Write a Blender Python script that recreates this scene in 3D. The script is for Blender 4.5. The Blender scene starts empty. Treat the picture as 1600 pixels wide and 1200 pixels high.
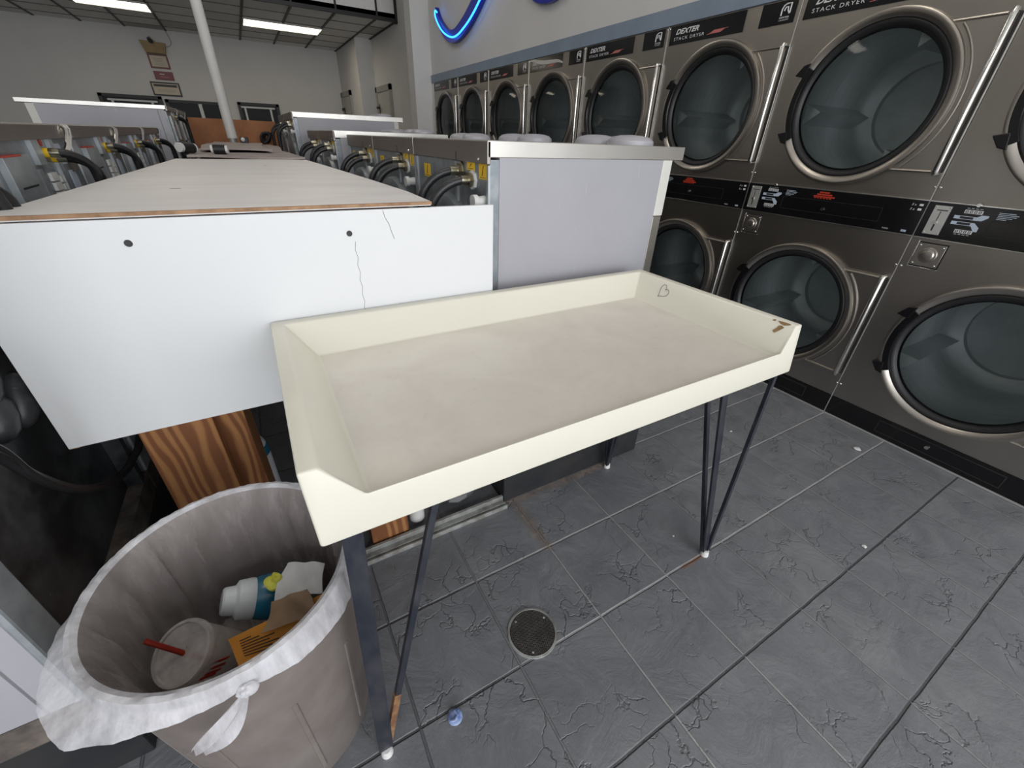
import bpy, bmesh, math, random
from mathutils import Vector, Matrix
random.seed(7)
S = bpy.context.scene
COL = S.collection
PI = math.pi
sin, cos = math.sin, math.cos

# ------------------------------------------------------------------ materials
def new_mat(name):
    m = bpy.data.materials.new(name); m.use_nodes = True
    nt = m.node_tree
    return m, nt, nt.nodes['Principled BSDF'], nt.nodes['Material Output']

def N(nt, typ, **kw):
    n = nt.nodes.new(typ)
    for k, v in kw.items():
        if k.startswith('i_'):
            key = k[2:]
            n.inputs[int(key) if key.isdigit() else key.replace('_', ' ')].default_value = v
        else:
            setattr(n, k, v)
    return n

def L(nt, a, b): nt.links.new(a, b)

def c4(c): return (c[0], c[1], c[2], 1.0)

def mix(nt, fac, a, b):
    n = N(nt, 'ShaderNodeMix', data_type='RGBA')
    for sock, v in ((n.inputs[0], fac), (n.inputs[6], a), (n.inputs[7], b)):
        if isinstance(v, (int, float)): sock.default_value = v
        elif isinstance(v, tuple): sock.default_value = c4(v)
        else: L(nt, v, sock)
    return n.outputs[2]

def ramp(nt, src, stops):
    r = N(nt, 'ShaderNodeValToRGB')
    e = r.color_ramp.elements
    while len(e) < len(stops): e.new(0.5)
    for el, (p, c) in zip(e, stops):
        el.position = p; el.color = c4(c) if isinstance(c, tuple) else (c, c, c, 1)
    L(nt, src, r.inputs[0])
    return r.outputs[0]

def math_(nt, op, a, b=None):
    n = N(nt, 'ShaderNodeMath', operation=op)
    for i, v in enumerate((a, b)):
        if v is None: continue
        if isinstance(v, (int, float)): n.inputs[i].default_value = v
        else: L(nt, v, n.inputs[i])
    return n.outputs[0]

def noise(nt, scale, detail=4, rough=.55, vec=None, dist=0.0):
    n = N(nt, 'ShaderNodeTexNoise'); n.inputs['Scale'].default_value = scale
    n.inputs['Detail'].default_value = detail; n.inputs['Roughness'].default_value = rough
    n.inputs['Distortion'].default_value = dist
    if vec is not None: L(nt, vec, n.inputs['Vector'])
    return n.outputs[0]

def coords(nt, scale=(1, 1, 1), kind='Object'):
    t = N(nt, 'ShaderNodeTexCoord'); mp = N(nt, 'ShaderNodeMapping')
    mp.inputs['Scale'].default_value = scale
    L(nt, t.outputs[kind], mp.inputs[0])
    return mp.outputs[0]

def bump(nt, bsdf, h, strength=.2, dist=.01):
    b = N(nt, 'ShaderNodeBump'); b.inputs['Strength'].default_value = strength
    b.inputs['Distance'].default_value = dist
    L(nt, h, b.inputs['Height']); L(nt, b.outputs[0], bsdf.inputs['Normal'])

def simple(name, col, rough=.5, metal=0.0, var=0.0, vscale=6, bmp=0.0, bscale=60, dirt=None, stretch=(1, 1, 1), coat=0.0, spec=.5):
    m, nt, b, o = new_mat(name)
    b.inputs['Roughness'].default_value = rough; b.inputs['Metallic'].default_value = metal
    b.inputs['Coat Weight'].default_value = coat
    b.inputs['Specular IOR Level'].default_value = spec
    v = coords(nt, stretch)
    if var or dirt:
        n = noise(nt, vscale, 5, .6, v)
        d = dirt if dirt else tuple(x * (1 - var) for x in col)
        r = ramp(nt, n, [(.38, col), (.68, d)])
        L(nt, r, b.inputs['Base Color'])
    else:
        b.inputs['Base Color'].default_value = c4(col)
    if bmp: bump(nt, b, noise(nt, bscale, 3, .5, v), bmp, .003)
    return m

def brushed(name, col, rough=.3, sc=(4, 160, 2.2), bs=.06):
    m, nt, b, o = new_mat(name)
    b.inputs['Metallic'].default_value = 1.0
    v = coords(nt, sc)
    n = noise(nt, 3.0, 4, .6, v)
    v2 = coords(nt, (1.3, 1.3, .8)); n2 = noise(nt, 2.2, 3, .5, v2)
    L(nt, ramp(nt, n2, [(.3, tuple(x * .86 for x in col)), (.7, col)]), b.inputs['Base Color'])
    rr = N(nt, 'ShaderNodeMapRange'); L(nt, n, rr.inputs[0])
    rr.inputs[3].default_value = rough - .06; rr.inputs[4].default_value = rough + .1
    L(nt, rr.outputs[0], b.inputs['Roughness'])
    bump(nt, b, n, bs, .002)
    return m

def emis(name, col, strength):
    m, nt, b, o = new_mat(name)
    b.inputs['Base Color'].default_value = c4(col)
    b.inputs['Emission Color'].default_value = c4(col)
    b.inputs['Emission Strength'].default_value = strength
    return m

M = {}
M['wall'] = simple('painted_wall', (.60, .59, .575), .75, var=.06, vscale=1.3, bmp=.08, bscale=140)
M['wall_trim'] = simple('blue_grey_trim', (.205, .255, .325), .5, var=.12, vscale=5)
M['steel'] = brushed('brushed_stainless', (.43, .40, .362), .31)
M['door_steel'] = brushed('door_stainless', (.46, .425, .385), .33, bs=.02)
M['chrome'] = simple('bright_chrome', (.74, .73, .70), .16, 1.0)
M['edge_steel'] = simple('edge_steel', (.80, .79, .76), .38, .85)
M['black_gloss'] = simple('black_gloss', (.006, .006, .007), .16, var=.2)
M['black'] = simple('matt_black', (.010, .010, .011), .5)
M['rubber'] = simple('black_rubber', (.013, .013, .014), .42, bmp=.1, bscale=200)
M['print_white'] = simple('white_print', (.62, .62, .62), .5)
M['print_blue'] = simple('pale_blue_print', (.42, .48, .56), .45)
M['print_red'] = simple('red_print', (.42, .035, .015), .45)
M['print_pink'] = simple('dull_red_print', (.45, .13, .12), .45)
M['print_dark'] = simple('dark_print', (.02, .02, .022), .5)
M['drum'] = simple('galvanised_drum', (.60, .645, .66), .45, .35, var=.15, vscale=9, stretch=(6, 1, 1))
M['galv'] = simple('galvanised_sheet', (.20, .225, .245), .42, .55, dirt=(.31, .33, .35), vscale=14, bmp=.05, bscale=30)
M['galv_light'] = simple('galvanised_light', (.42, .45, .47), .42, .5, var=.3, vscale=12)
def mk_lavender():
    m, nt, b, o = new_mat('lavender_grey_paint')
    v = coords(nt); n = noise(nt, 3, 5, .6, v)
    c = ramp(nt, n, [(.35, (.358, .352, .380)), (.7, (.335, .33, .356))])
    n2 = noise(nt, 5, 3, .6, coords(nt, (9, 9, 1.2))); n3 = noise(nt, 2.2, 2, .5, v)
    f = math_(nt, 'MULTIPLY', ramp(nt, n2, [(.66, 0.0), (.72, .6)]), ramp(nt, n3, [(.52, 0.0), (.62, 1.0)]))
    L(nt, mix(nt, f, c, (.62, .62, .64)), b.inputs['Base Color'])
    b.inputs['Roughness'].default_value = .33; b.inputs['Specular IOR Level'].default_value = .4
    return m
M['lavender'] = mk_lavender()
M['cap_steel'] = brushed('washer_top_steel', (.62, .60, .565), .34)
M['rail_steel_shaded'] = brushed('rail_steel_shaded', (.33, .30, .275), .38)  # top steel again, shade painted in for the rail facing away from daylight
M['cream_strip'] = simple('cream_strip', (.62, .61, .56), .4, var=.06)
M['brass'] = simple('brass_fitting', (.50, .47, .36), .3, 1.0, var=.3, vscale=40)
M['yellow'] = simple('yellow_sticker', (.80, .50, .02), .5)
M['white_plastic'] = simple('white_plastic', (.62, .62, .60), .45)
M['black_panel'] = None
M['plinth'] = simple('black_plinth_paint', (.014, .015, .018), .55, dirt=(.028, .027, .027), vscale=7)
M['dusty'] = simple('dusty_band', (.06, .052, .046), .8, dirt=(.16, .13, .11), vscale=16)
M['white_panel'] = simple('white_laminate', (.66, .668, .672), .45, var=.015, vscale=2, spec=.35)
M['grey_board'] = None
M['ply_edge'] = simple('raw_ply_edge', (.36, .215, .12), .8, dirt=(.2, .11, .055), vscale=30)
M['dark_iron'] = simple('dark_iron', (.020, .024, .036), .42, .35, dirt=(.055, .055, .065), vscale=26, stretch=(1, 1, .35))
M['rust'] = simple('rusty_iron', (.13, .06, .03), .8, dirt=(.30, .16, .07), vscale=40)
M['foot_white'] = simple('white_foot', (.7, .7, .68), .5)
M['bin'] = simple('taupe_plastic', (.165, .136, .124), .5, dirt=(.215, .187, .172), vscale=9, bmp=.06, bscale=40)
M['fixture'] = simple('white_fixture', (.5, .49, .46), .5)
M['tube_light'] = emis('fluorescent_diffuser', (1.0, .90, .72), 3.2)
M['pole'] = simple('pole_paint', (.60, .59, .57), .5, var=.08)
M['dark_glass'] = simple('dark_glass', (.008, .009, .011), .35, spec=.15)
M['frame_black'] = simple('black_frame', (.012, .012, .013), .5)
M['frame_white'] = simple('white_frame', (.55, .56, .55), .45)
M['door_paint'] = simple('door_paint', (.40, .395, .37), .55)
M['door_trim'] = simple('door_trim', (.30, .295, .275), .55)
M['cover'] = simple('taupe_cover', (.36, .31, .29), .9, dirt=(.26, .22, .205), vscale=6)
M['aluminium'] = simple('weathered_aluminium', (.44, .45, .44), .5, .5, dirt=(.22, .21, .19), vscale=22)
M['paper_white'] = simple('tissue', (.62, .61, .60), .85, bmp=.5, bscale=60)
M['orange_paper'] = simple('orange_paper', (.66, .27, .035), .7, var=.12)
M['kraft'] = simple('kraft_paper', (.27, .175, .105), .8, var=.25, vscale=14)
M['blue_liquid'] = simple('blue_bottle', (.012, .125, .215), .25, var=.15, spec=.6)
M['cap_white'] = simple('cap_white', (.62, .65, .68), .4)
M['lime'] = simple('lime_wrapper', (.56, .55, .06), .5, bmp=.3, bscale=50)
M['brown_trash'] = simple('brown_crumple', (.075, .055, .042), .8, dirt=(.15, .11, .085), vscale=40)
M['red_straw'] = simple('red_straw', (.55, .012, .015), .35)
M['neon_tube'] = emis('neon_blue', (.03, .30, 1.0), 3.2)
M['neon_back'] = simple('deep_blue_acrylic', (.006, .018, .30), .3)
M['sign_cream'] = simple('sign_cream', (.50, .44, .34), .6)
M['sign_maroon'] = simple('sign_maroon', (.16, .03, .04), .5)
M['sign_border'] = simple('sign_border', (.12, .02, .02), .5)
M['tan'] = simple('tan_board', (.33, .24, .12), .75, var=.2)
M['blue_gel'] = simple('blue_gel', (.12, .19, .42), .25, dirt=(.35, .42, .62), vscale=60)
M['pencil'] = simple('pencil_line', (.10, .10, .11), .6)
M['chip'] = simple('exposed_chipboard', (.20, .115, .05), .9, dirt=(.33, .21, .10), vscale=90)
M['bag_grey'] = simple('grey_bag', (.11, .11, .115), .6, bmp=.4, bscale=20)

def mk_black_panel():
    m, nt, b, o = new_mat('scratched_black_panel')
    v = coords(nt); n = noise(nt, 7, 6, .65, v)
    v2 = coords(nt, (1, 40, 12)); n2 = noise(nt, 4, 3, .6, v2)
    d = ramp(nt, n, [(.40, (.013, .0145, .016)), (.72, (.075, .080, .084))])
    s = ramp(nt, n2, [(.66, 0.0), (.74, 1.0)])
    s = math_(nt, 'MULTIPLY', s, ramp(nt, n, [(.5, 0.0), (.62, 1.0)]))
    L(nt, mix(nt, s, d, (.15, .155, .16)), b.inputs['Base Color'])
    b.inputs['Roughness'].default_value = .38
    bump(nt, b, n, .1, .01)
    return m
M['black_panel'] = mk_black_panel()

def mk_grey_board():
    m, nt, b, o = new_mat('worn_grey_board')
    v = coords(nt, (1, 3.5, 1)); n = noise(nt, 2.0, 5, .6, v)
    L(nt, ramp(nt, n, [(.35, (.80, .775, .76)), (.7, (.70, .675, .66))]), b.inputs['Base Color'])
    b.inputs['Roughness'].default_value = .42
    return m
M['grey_board'] = mk_grey_board()

def mk_tray(name, base, stain):
    m, nt, b, o = new_mat(name)
    v = coords(nt); n = noise(nt, 4.5, 7, .62, v, .6)
    n2 = noise(nt, 40, 3, .6, v)
    c = ramp(nt, n, [(.36, base), (.66, stain)])
    c = mix(nt, math_(nt, 'MULTIPLY', ramp(nt, n2, [(.6, 0.0), (.75, 1.0)]), .25), c, tuple(x * .8 for x in stain))
    L(nt, c, b.inputs['Base Color'])
    b.inputs['Roughness'].default_value = .36
    bump(nt, b, n2, .03, .002)
    return m
M['cream'] = simple('cream_laminate', (.665, .64, .545), .36, var=.02, vscale=3)
M['cream_floor'] = mk_tray('soiled_cream_laminate', (.66, .62, .555), (.585, .54, .48))

def mk_wood(name, light, dark, sc=1.0, axis='z'):
    m, nt, b, o = new_mat(name)
    st = {'z': (7, 7, 1.5), 'x': (1.5, 7, 7)}[axis]
    v = coords(nt, tuple(x * sc for x in st))
    w = N(nt, 'ShaderNodeTexWave', wave_type='RINGS', rings_direction='Z' if axis == 'z' else 'X')
    w.inputs['Scale'].default_value = 2.6; w.inputs['Distortion'].default_value = 11.0
    w.inputs['Detail'].default_value = 2.0; w.inputs['Detail Scale'].default_value = .55
    L(nt, v, w.inputs['Vector'])
    n = noise(nt, 30, 4, .6, v)
    c = ramp(nt, w.outputs['Fac'], [(.15, light), (.75, dark)])
    c = mix(nt, math_(nt, 'MULTIPLY', n, .35), c, tuple(x * .55 for x in dark))
    L(nt, c, b.inputs['Base Color']); b.inputs['Roughness'].default_value = .7
    return m
M['pine'] = mk_wood('pine_timber', (.40, .185, .065), (.20, .072, .024))
M['plywood'] = simple('orange_plywood', (.36, .14, .045), .6, dirt=(.22, .078, .024), vscale=5, stretch=(1, 1, .7))

def mk_floor():
    T = .3048
    m, nt, b, o = new_mat('slate_tile_floor')
    t = N(nt, 'ShaderNodeTexCoord'); P = t.outputs['Object']
    sep = N(nt, 'ShaderNodeSeparateXYZ'); L(nt, P, sep.inputs[0])
    wob = noise(nt, 9, 2, .5, P)
    wb = math_(nt, 'MULTIPLY', math_(nt, 'SUBTRACT', wob, .5), .005)
    def line(s, w):
        d = N(nt, 'ShaderNodeMath', operation='PINGPONG'); L(nt, math_(nt, 'ADD', s, wb), d.inputs[0]); d.inputs[1].default_value = T / 2
        mr = N(nt, 'ShaderNodeMapRange', interpolation_type='SMOOTHSTEP'); L(nt, d.outputs[0], mr.inputs[0])
        mr.inputs[1].default_value = w * .55; mr.inputs[2].default_value = w * 1.5
        mr.inputs[3].default_value = 1; mr.inputs[4].default_value = 0
        return mr.outputs[0]
    lx, ly = line(sep.outputs[0], .0032), line(sep.outputs[1], .0036)
    g = math_(nt, 'MAXIMUM', lx, ly)
    # tile tone
    fx = math_(nt, 'FLOOR', math_(nt, 'DIVIDE', sep.outputs[0], T)); fy = math_(nt, 'FLOOR', math_(nt, 'DIVIDE', sep.outputs[1], T))
    cmb = N(nt, 'ShaderNodeCombineXYZ'); L(nt, fx, cmb.inputs[0]); L(nt, fy, cmb.inputs[1])
    wn = N(nt, 'ShaderNodeTexWhiteNoise', noise_dimensions='3D'); L(nt, cmb.outputs[0], wn.inputs[0])
    off = N(nt, 'ShaderNodeVectorMath', operation='MULTIPLY_ADD'); L(nt, wn.outputs[1], off.inputs[0]); off.inputs[1].default_value = (9, 9, 9); L(nt, P, off.inputs[2])
    n1 = noise(nt, 6, 8, .68, off.outputs[0], .8)
    n2 = noise(nt, 75, 6, .75, off.outputs[0])
    base = ramp(nt, n1, [(.30, (.125, .130, .140)), (.52, (.172, .177, .187)), (.74, (.225, .228, .236))])
    base = mix(nt, math_(nt, 'MULTIPLY', wn.outputs[0], .35), base, (.140, .147, .165))
    base = mix(nt, ramp(nt, n2, [(.55, 0.0), (.8, .45)]), base, (.27, .27, .28))
    vo = N(nt, 'ShaderNodeTexVoronoi', feature='DISTANCE_TO_EDGE'); vo.inputs['Scale'].default_value = 7.5
    wv = N(nt, 'ShaderNodeTexNoise'); wv.inputs['Scale'].default_value = 7; wv.inputs['Detail'].default_value = 5
    L(nt, off.outputs[0], wv.inputs['Vector'])
    av = N(nt, 'ShaderNodeVectorMath', operation='MULTIPLY_ADD'); L(nt, wv.outputs['Color'], av.inputs[0]); av.inputs[1].default_value = (.30, .30, .30); L(nt, off.outputs[0], av.inputs[2])
    L(nt, av.outputs[0], vo.inputs['Vector'])
    crack = ramp(nt, vo.outputs['Distance'], [(0.0, 1.0), (.030, 0.0)])
    crack = math_(nt, 'MULTIPLY', crack, ramp(nt, noise(nt, 5, 2, .5, off.outputs[0]), [(.47, 0.0), (.62, 1.0)]))
    base = mix(nt, math_(nt, 'MULTIPLY', crack, .5), base, (.060, .063, .070))
    # grout: pale in places, dirty dark in others
    gn = noise(nt, 1.7, 2, .5, P)
    gcol = ramp(nt, gn, [(.42, (.030, .031, .034)), (.56, (.30, .295, .29))])
    # cooler clean grout band around the drain, worn joints towards the machines
    rowdark = N(nt, 'ShaderNodeMapRange'); L(nt, sep.outputs[1], rowdark.inputs[0]); rowdark.inputs[1].default_value = -.36; rowdark.inputs[2].default_value = -.56; rowdark.inputs[3].default_value = 0; rowdark.inputs[4].default_value = 1
    coldark = N(nt, 'ShaderNodeMapRange'); L(nt, sep.outputs[0], coldark.inputs[0]); coldark.inputs[1].default_value = .50; coldark.inputs[2].default_value = .22; coldark.inputs[3].default_value = 0; coldark.inputs[4].default_value = 1
    rowcol = mix(nt, math_(nt, 'MAXIMUM', rowdark.outputs[0], coldark.outputs[0]), (.36, .355, .35), (.055, .056, .060))
    faint = N(nt, 'ShaderNodeMapRange'); L(nt, sep.outputs[0], faint.inputs[0]); faint.inputs[1].default_value = .85; faint.inputs[2].default_value = 1.3; faint.inputs[3].default_value = 1; faint.inputs[4].default_value = .42
    colcol = mix(nt, coldark.outputs[0], (.36, .355, .35), (.10, .10, .105))
    col = mix(nt, math_(nt, 'MULTIPLY', math_(nt, 'MULTIPLY', lx, .85), math_(nt, 'MULTIPLY', faint.outputs[0], ramp(nt, gn, [(.3, .55), (.55, 1.0)]))), base, colcol)
    col = mix(nt, math_(nt, 'MULTIPLY', ly, .85), col, rowcol)
    # rust and crumbled mortar near the bulkhead sill
    def box(s, a, c, w):
        d = math_(nt, 'ABSOLUTE', math_(nt, 'SUBTRACT', s, a))
        mr = N(nt, 'ShaderNodeMapRange', interpolation_type='SMOOTHSTEP'); L(nt, d, mr.inputs[0])
        mr.inputs[1].default_value = c; mr.inputs[2].default_value = c + w; mr.inputs[3].default_value = 1; mr.inputs[4].default_value = 0
        return mr.outputs[0]
    rn = noise(nt, 22, 5, .7, P)
    r1 = math_(nt, 'MULTIPLY', box(sep.outputs[0], 2 * T - .005, .006, .03), box(sep.outputs[1], .13, .13, .02))
    r2 = math_(nt, 'MULTIPLY', box(sep.outputs[1], .262, .006, .03), box(sep.outputs[0], .72, .38, .05))
    rr = math_(nt, 'MULTIPLY', math_(nt, 'MAXIMUM', r1, r2), ramp(nt, rn, [(.36, 0.0), (.55, 1.0)]))
    col = mix(nt, rr, col, ramp(nt, rn, [(.45, (.17, .12, .095)), (.62, (.27, .235, .21))]))
    r3 = math_(nt, 'MULTIPLY', box(sep.outputs[1], -.31, .002, .008), box(sep.outputs[0], 1.05, .045, .03))
    col = mix(nt, math_(nt, 'MULTIPLY', r3, .8), col, (.22, .10, .05))
    L(nt, col, b.inputs['Base Color'])
    b.inputs['Roughness'].default_value = .46
    h = math_(nt, 'ADD', math_(nt, 'MULTIPLY', n1, .9), math_(nt, 'MULTIPLY', n2, .12))
    h = math_(nt, 'SUBTRACT', h, math_(nt, 'MULTIPLY', crack, .35)); h = math_(nt, 'SUBTRACT', h, math_(nt, 'MULTIPLY', g, .6))
    bump(nt, b, h, .8, .009)
    return m
M['floor'] = mk_floor()

def mk_ceiling():
    m, nt, b, o = new_mat('ceiling_tiles')
    t = N(nt, 'ShaderNodeTexCoord'); sep = N(nt, 'ShaderNodeSeparateXYZ'); L(nt, t.outputs['Object'], sep.inputs[0])
    n = noise(nt, 90, 3, .7, t.outputs['Object'])
    fx = math_(nt, 'FLOOR', math_(nt, 'DIVIDE', math_(nt, 'SUBTRACT', sep.outputs[0], 1.04), .61)); fy = math_(nt, 'FLOOR', math_(nt, 'DIVIDE', math_(nt, 'SUBTRACT', sep.outputs[1], 7.63), .645))
    cmb = N(nt, 'ShaderNodeCombineXYZ'); L(nt, fx, cmb.inputs[0]); L(nt, fy, cmb.inputs[1])
    wn = N(nt, 'ShaderNodeTexWhiteNoise', noise_dimensions='3D'); L(nt, cmb.outputs[0], wn.inputs[0])
    c = ramp(nt, wn.outputs[0], [(0, (.66, .65, .63)), (.85, (.78, .77, .75)), (.95, (.46, .44, .41))])
    c = mix(nt, ramp(nt, n, [(.6, 0.0), (.7, .5)]), c, (.2, .195, .18))
    L(nt, c, b.inputs['Base Color']); b.inputs['Roughness'].default_value = .85
    return m
M['ceiling'] = mk_ceiling()
M['grid'] = simple('black_ceiling_grid', (.012, .012, .012), .5)
M['grid_faint'] = simple('grey_ceiling_grid', (.10, .098, .092), .6)

def mk_glass(name, tint, refl=.9):
    m, nt, b, o = new_mat(name)
    nt.nodes.remove(b)
    tr = N(nt, 'ShaderNodeBsdfTransparent'); tr.inputs[0].default_value = c4(tint)
    gl = N(nt, 'ShaderNodeBsdfGlossy'); gl.inputs['Roughness'].default_value = .04; gl.inputs[0].default_value = (refl, refl, refl, 1)
    fr = N(nt, 'ShaderNodeFresnel'); fr.inputs[0].default_value = 1.28
    mx = N(nt, 'ShaderNodeMixShader'); L(nt, fr.outputs[0], mx.inputs[0]); L(nt, tr.outputs[0], mx.inputs[1]); L(nt, gl.outputs[0], mx.inputs[2])
    L(nt, mx.outputs[0], o.inputs[0])
    return m
M['door_glass'] = mk_glass('dryer_door_glass', (.80, .825, .815))

def mk_film(name, col, alpha, rough=.35, streak=False):
    m, nt, b, o = new_mat(name)
    b.inputs['Base Color'].default_value = c4(col); b.inputs['Roughness'].default_value = rough
    v = coords(nt, (1, 1, .25) if streak else (1, 1, 1)); n = noise(nt, 26 if streak else 14, 4, .6, v)
    mr = N(nt, 'ShaderNodeMapRange'); L(nt, n, mr.inputs[0]); mr.inputs[1].default_value = .3; mr.inputs[2].default_value = .7
    mr.inputs[3].default_value = alpha - .2; mr.inputs[4].default_value = alpha + .2
    L(nt, mr.outputs[0], b.inputs['Alpha'])
    bump(nt, b, n, .35, .01)
    return m
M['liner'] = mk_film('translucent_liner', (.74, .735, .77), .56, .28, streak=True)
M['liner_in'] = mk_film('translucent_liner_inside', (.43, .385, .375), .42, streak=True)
M['cup'] = mk_film('frosted_cup', (.56, .50, .47), .55)
M['cup_lid'] = mk_film('clear_lid', (.60, .56, .54), .45)

# ------------------------------------------------------------------ mesh builder
class MB:
    def __init__(self): self.v = []; self.f = []; self.m = []; self.mats = []
    def mi(self, mat):
        if mat is None: return 0
        if mat not in self.mats: self.mats.append(mat)
        return self.mats.index(mat)
    def add(self, vs, fs, mat=None):
        o = len(self.v); self.v += [tuple(p) for p in vs]
        k = self.mi(mat)
        for f in fs: self.f.append(tuple(i + o for i in f)); self.m.append(k)
        return self
    def box(self, a, b, mat=None):
        x0, y0, z0 = (min(a[i], b[i]) for i in range(3)); x1, y1, z1 = (max(a[i], b[i]) for i in range(3))
        return self.add([(x0, y0, z0), (x1, y0, z0), (x1, y1, z0), (x0, y1, z0), (x0, y0, z1), (x1, y0, z1), (x1, y1, z1), (x0, y1, z1)],
                        [(0, 3, 2, 1), (4, 5, 6, 7), (0, 1, 5, 4), (1, 2, 6, 5), (2, 3, 7, 6), (3, 0, 4, 7)], mat)
    def frame(self, d):
        d = Vector(d).normalized(); up = Vector((0, 0, 1)) if abs(d.z) < .9 else Vector((1, 0, 0))
        x = d.cross(up).normalized(); y = x.cross(d).normalized()
        return d, x, y
    def cyl(self, a, b, r1, r2=None, n=20, mat=None, caps=True):
        r2 = r1 if r2 is None else r2; a, b = Vector(a), Vector(b); d, x, y = self.frame(b - a)
        vs = []
        for p, r in ((a, r1), (b, r2)):
            for i in range(n):
                t = 2 * PI * i / n; vs.append(p + r * (cos(t) * x + sin(t) * y))
        fs = [(i, (i + 1) % n, n + (i + 1) % n, n + i) for i in range(n)]
        if caps: fs += [tuple(range(n - 1, -1, -1)), tuple(range(n, 2 * n))]
        return self.add(vs, fs, mat)
    def tube(self, pts, r, n=10, mat=None, caps=True):
        pts = [Vector(p) for p in pts]; rs = r if isinstance(r, (list, tuple)) else [r] * len(pts)
        vs = []; px = None
        for i, p in enumerate(pts):
            d = (pts[min(i + 1, len(pts) - 1)] - pts[max(i - 1, 0)]).normalized()
            if px is None: _, px, _ = self.frame(d)
            px = (px - d * px.dot(d)).normalized(); py = d.cross(px)
            for k in range(n):
                t = 2 * PI * k / n; vs.append(p + rs[i] * (cos(t) * px + sin(t) * py))
        fs = []
        for i in range(len(pts) - 1):
            for k in range(n):
                fs.append((i * n + k, i * n + (k + 1) % n, (i + 1) * n + (k + 1) % n, (i + 1) * n + k))
        if caps: fs += [tuple(range(n - 1, -1, -1)), tuple(range((len(pts) - 1) * n, len(pts) * n))]
        return self.add(vs, fs, mat)
    def flatbar(self, a, b, w, t, wdir, mat=None):
        a, b = Vector(a), Vector(b); d = (b - a).normalized(); wd = Vector(wdir); wd = (wd - d * wd.dot(d)).normalized(); td = d.cross(wd)
        vs = [p + sx * wd * w / 2 + sy * td * t / 2 for p in (a, b) for sx, sy in ((-1, -1), (1, -1), (1, 1), (-1, 1))]
        return self.add(vs, [(0, 1, 2, 3), (7, 6, 5, 4), (0, 4, 5, 1), (1, 5, 6, 2), (2, 6, 7, 3), (3, 7, 4, 0)], mat)
    def lathe(self, prof, c, axis='x', n=48, mat=None, a0=0, a1=2 * PI):
        """prof: (radius, along) pairs"""
        full = abs(a1 - a0 - 2 * PI) < 1e-6; k = n if full else n + 1; vs = []
        for r, h in prof:
            for i in range(k):
                t = a0 + (a1 - a0) * i / n
                if axis == 'x': vs.append((c[0] + h, c[1] + r * cos(t), c[2] + r * sin(t)))
                elif axis == 'y': vs.append((c[0] + r * cos(t), c[1] + h, c[2] + r * sin(t)))
                else: vs.append((c[0] + r * cos(t), c[1] + r * sin(t), c[2] + h))
        fs = []
        for j in range(len(prof) - 1):
            for i in range(n if full else n):
                i2 = (i + 1) % k if full else i + 1
                fs.append((j * k + i, j * k + i2, (j + 1) * k + i2, (j + 1) * k + i))
        return self.add(vs, fs, mat)
    def prism(self, poly, a, b, axis='x', mat=None):
        """poly in the other two axes (y,z) / (x,z) / (x,y)"""
        def pt(p, h): return (h, p[0], p[1]) if axis == 'x' else ((p[0], h, p[1]) if axis == 'y' else (p[0], p[1], h))
        n = len(poly); vs = [pt(p, a) for p in poly] + [pt(p, b) for p in poly]
        fs = [tuple(range(n - 1, -1, -1)), tuple(range(n, 2 * n))] + [(i, (i + 1) % n, n + (i + 1) % n, n + i) for i in range(n)]
        return self.add(vs, fs, mat)
    def sphere(self, c, r, sz=(1, 1, 1), n=12, mat=None):
        bm = bmesh.new(); bmesh.ops.create_uvsphere(bm, u_segments=n, v_segments=max(6, n // 2 + 2), radius=r)
        vs = [(c[0] + v.co.x * sz[0], c[1] + v.co.y * sz[1], c[2] + v.co.z * sz[2]) for v in bm.verts]
        bm.verts.index_update(); fs = [tuple(v.index for v in f.verts) for f in bm.faces]; bm.free()
        return self.add(vs, fs, mat)
    def text(self, body, at, h, mat=None, u=(0, -1, 0), up=(0, 0, 1), depth=.0006, shear=0.0, bold=0.0, space=1.0, width=None):
        cu = bpy.data.curves.new('t', 'FONT'); cu.body = body; cu.size = 1.0; cu.shear = shear; cu.offset = bold; cu.space_character = space
        cu.resolution_u = 3
        o = bpy.data.objects.new('t', cu); COL.objects.link(o)
        dg = bpy.context.evaluated_depsgraph_get(); dg.update()
        me = bpy.data.meshes.new_from_object(o.evaluated_get(dg))
        u, up = Vector(u), Vector(up); nrm = u.cross(up)
        xs = [v.co.x for v in me.vertices]; ys = [v.co.y for v in me.vertices]
        x0, x1, y0, y1 = min(xs), max(xs), min(ys), max(ys)
        s = h / (y1 - y0); sx = s if width is None else width / (x1 - x0)
        vs = [Vector(at) + u * (v.co.x - x0) * sx + up * (v.co.y - y0) * s + nrm * depth for v in me.vertices]
        self.add(vs, [tuple(p.vertices) for p in me.polygons], mat)
        bpy.data.objects.remove(o); bpy.data.curves.remove(cu); bpy.data.meshes.remove(me)
        return self

def root_loc(o):
    p = Vector((0, 0, 0))
    while o is not None: p = p + o.location; o = o.parent
    return p

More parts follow.
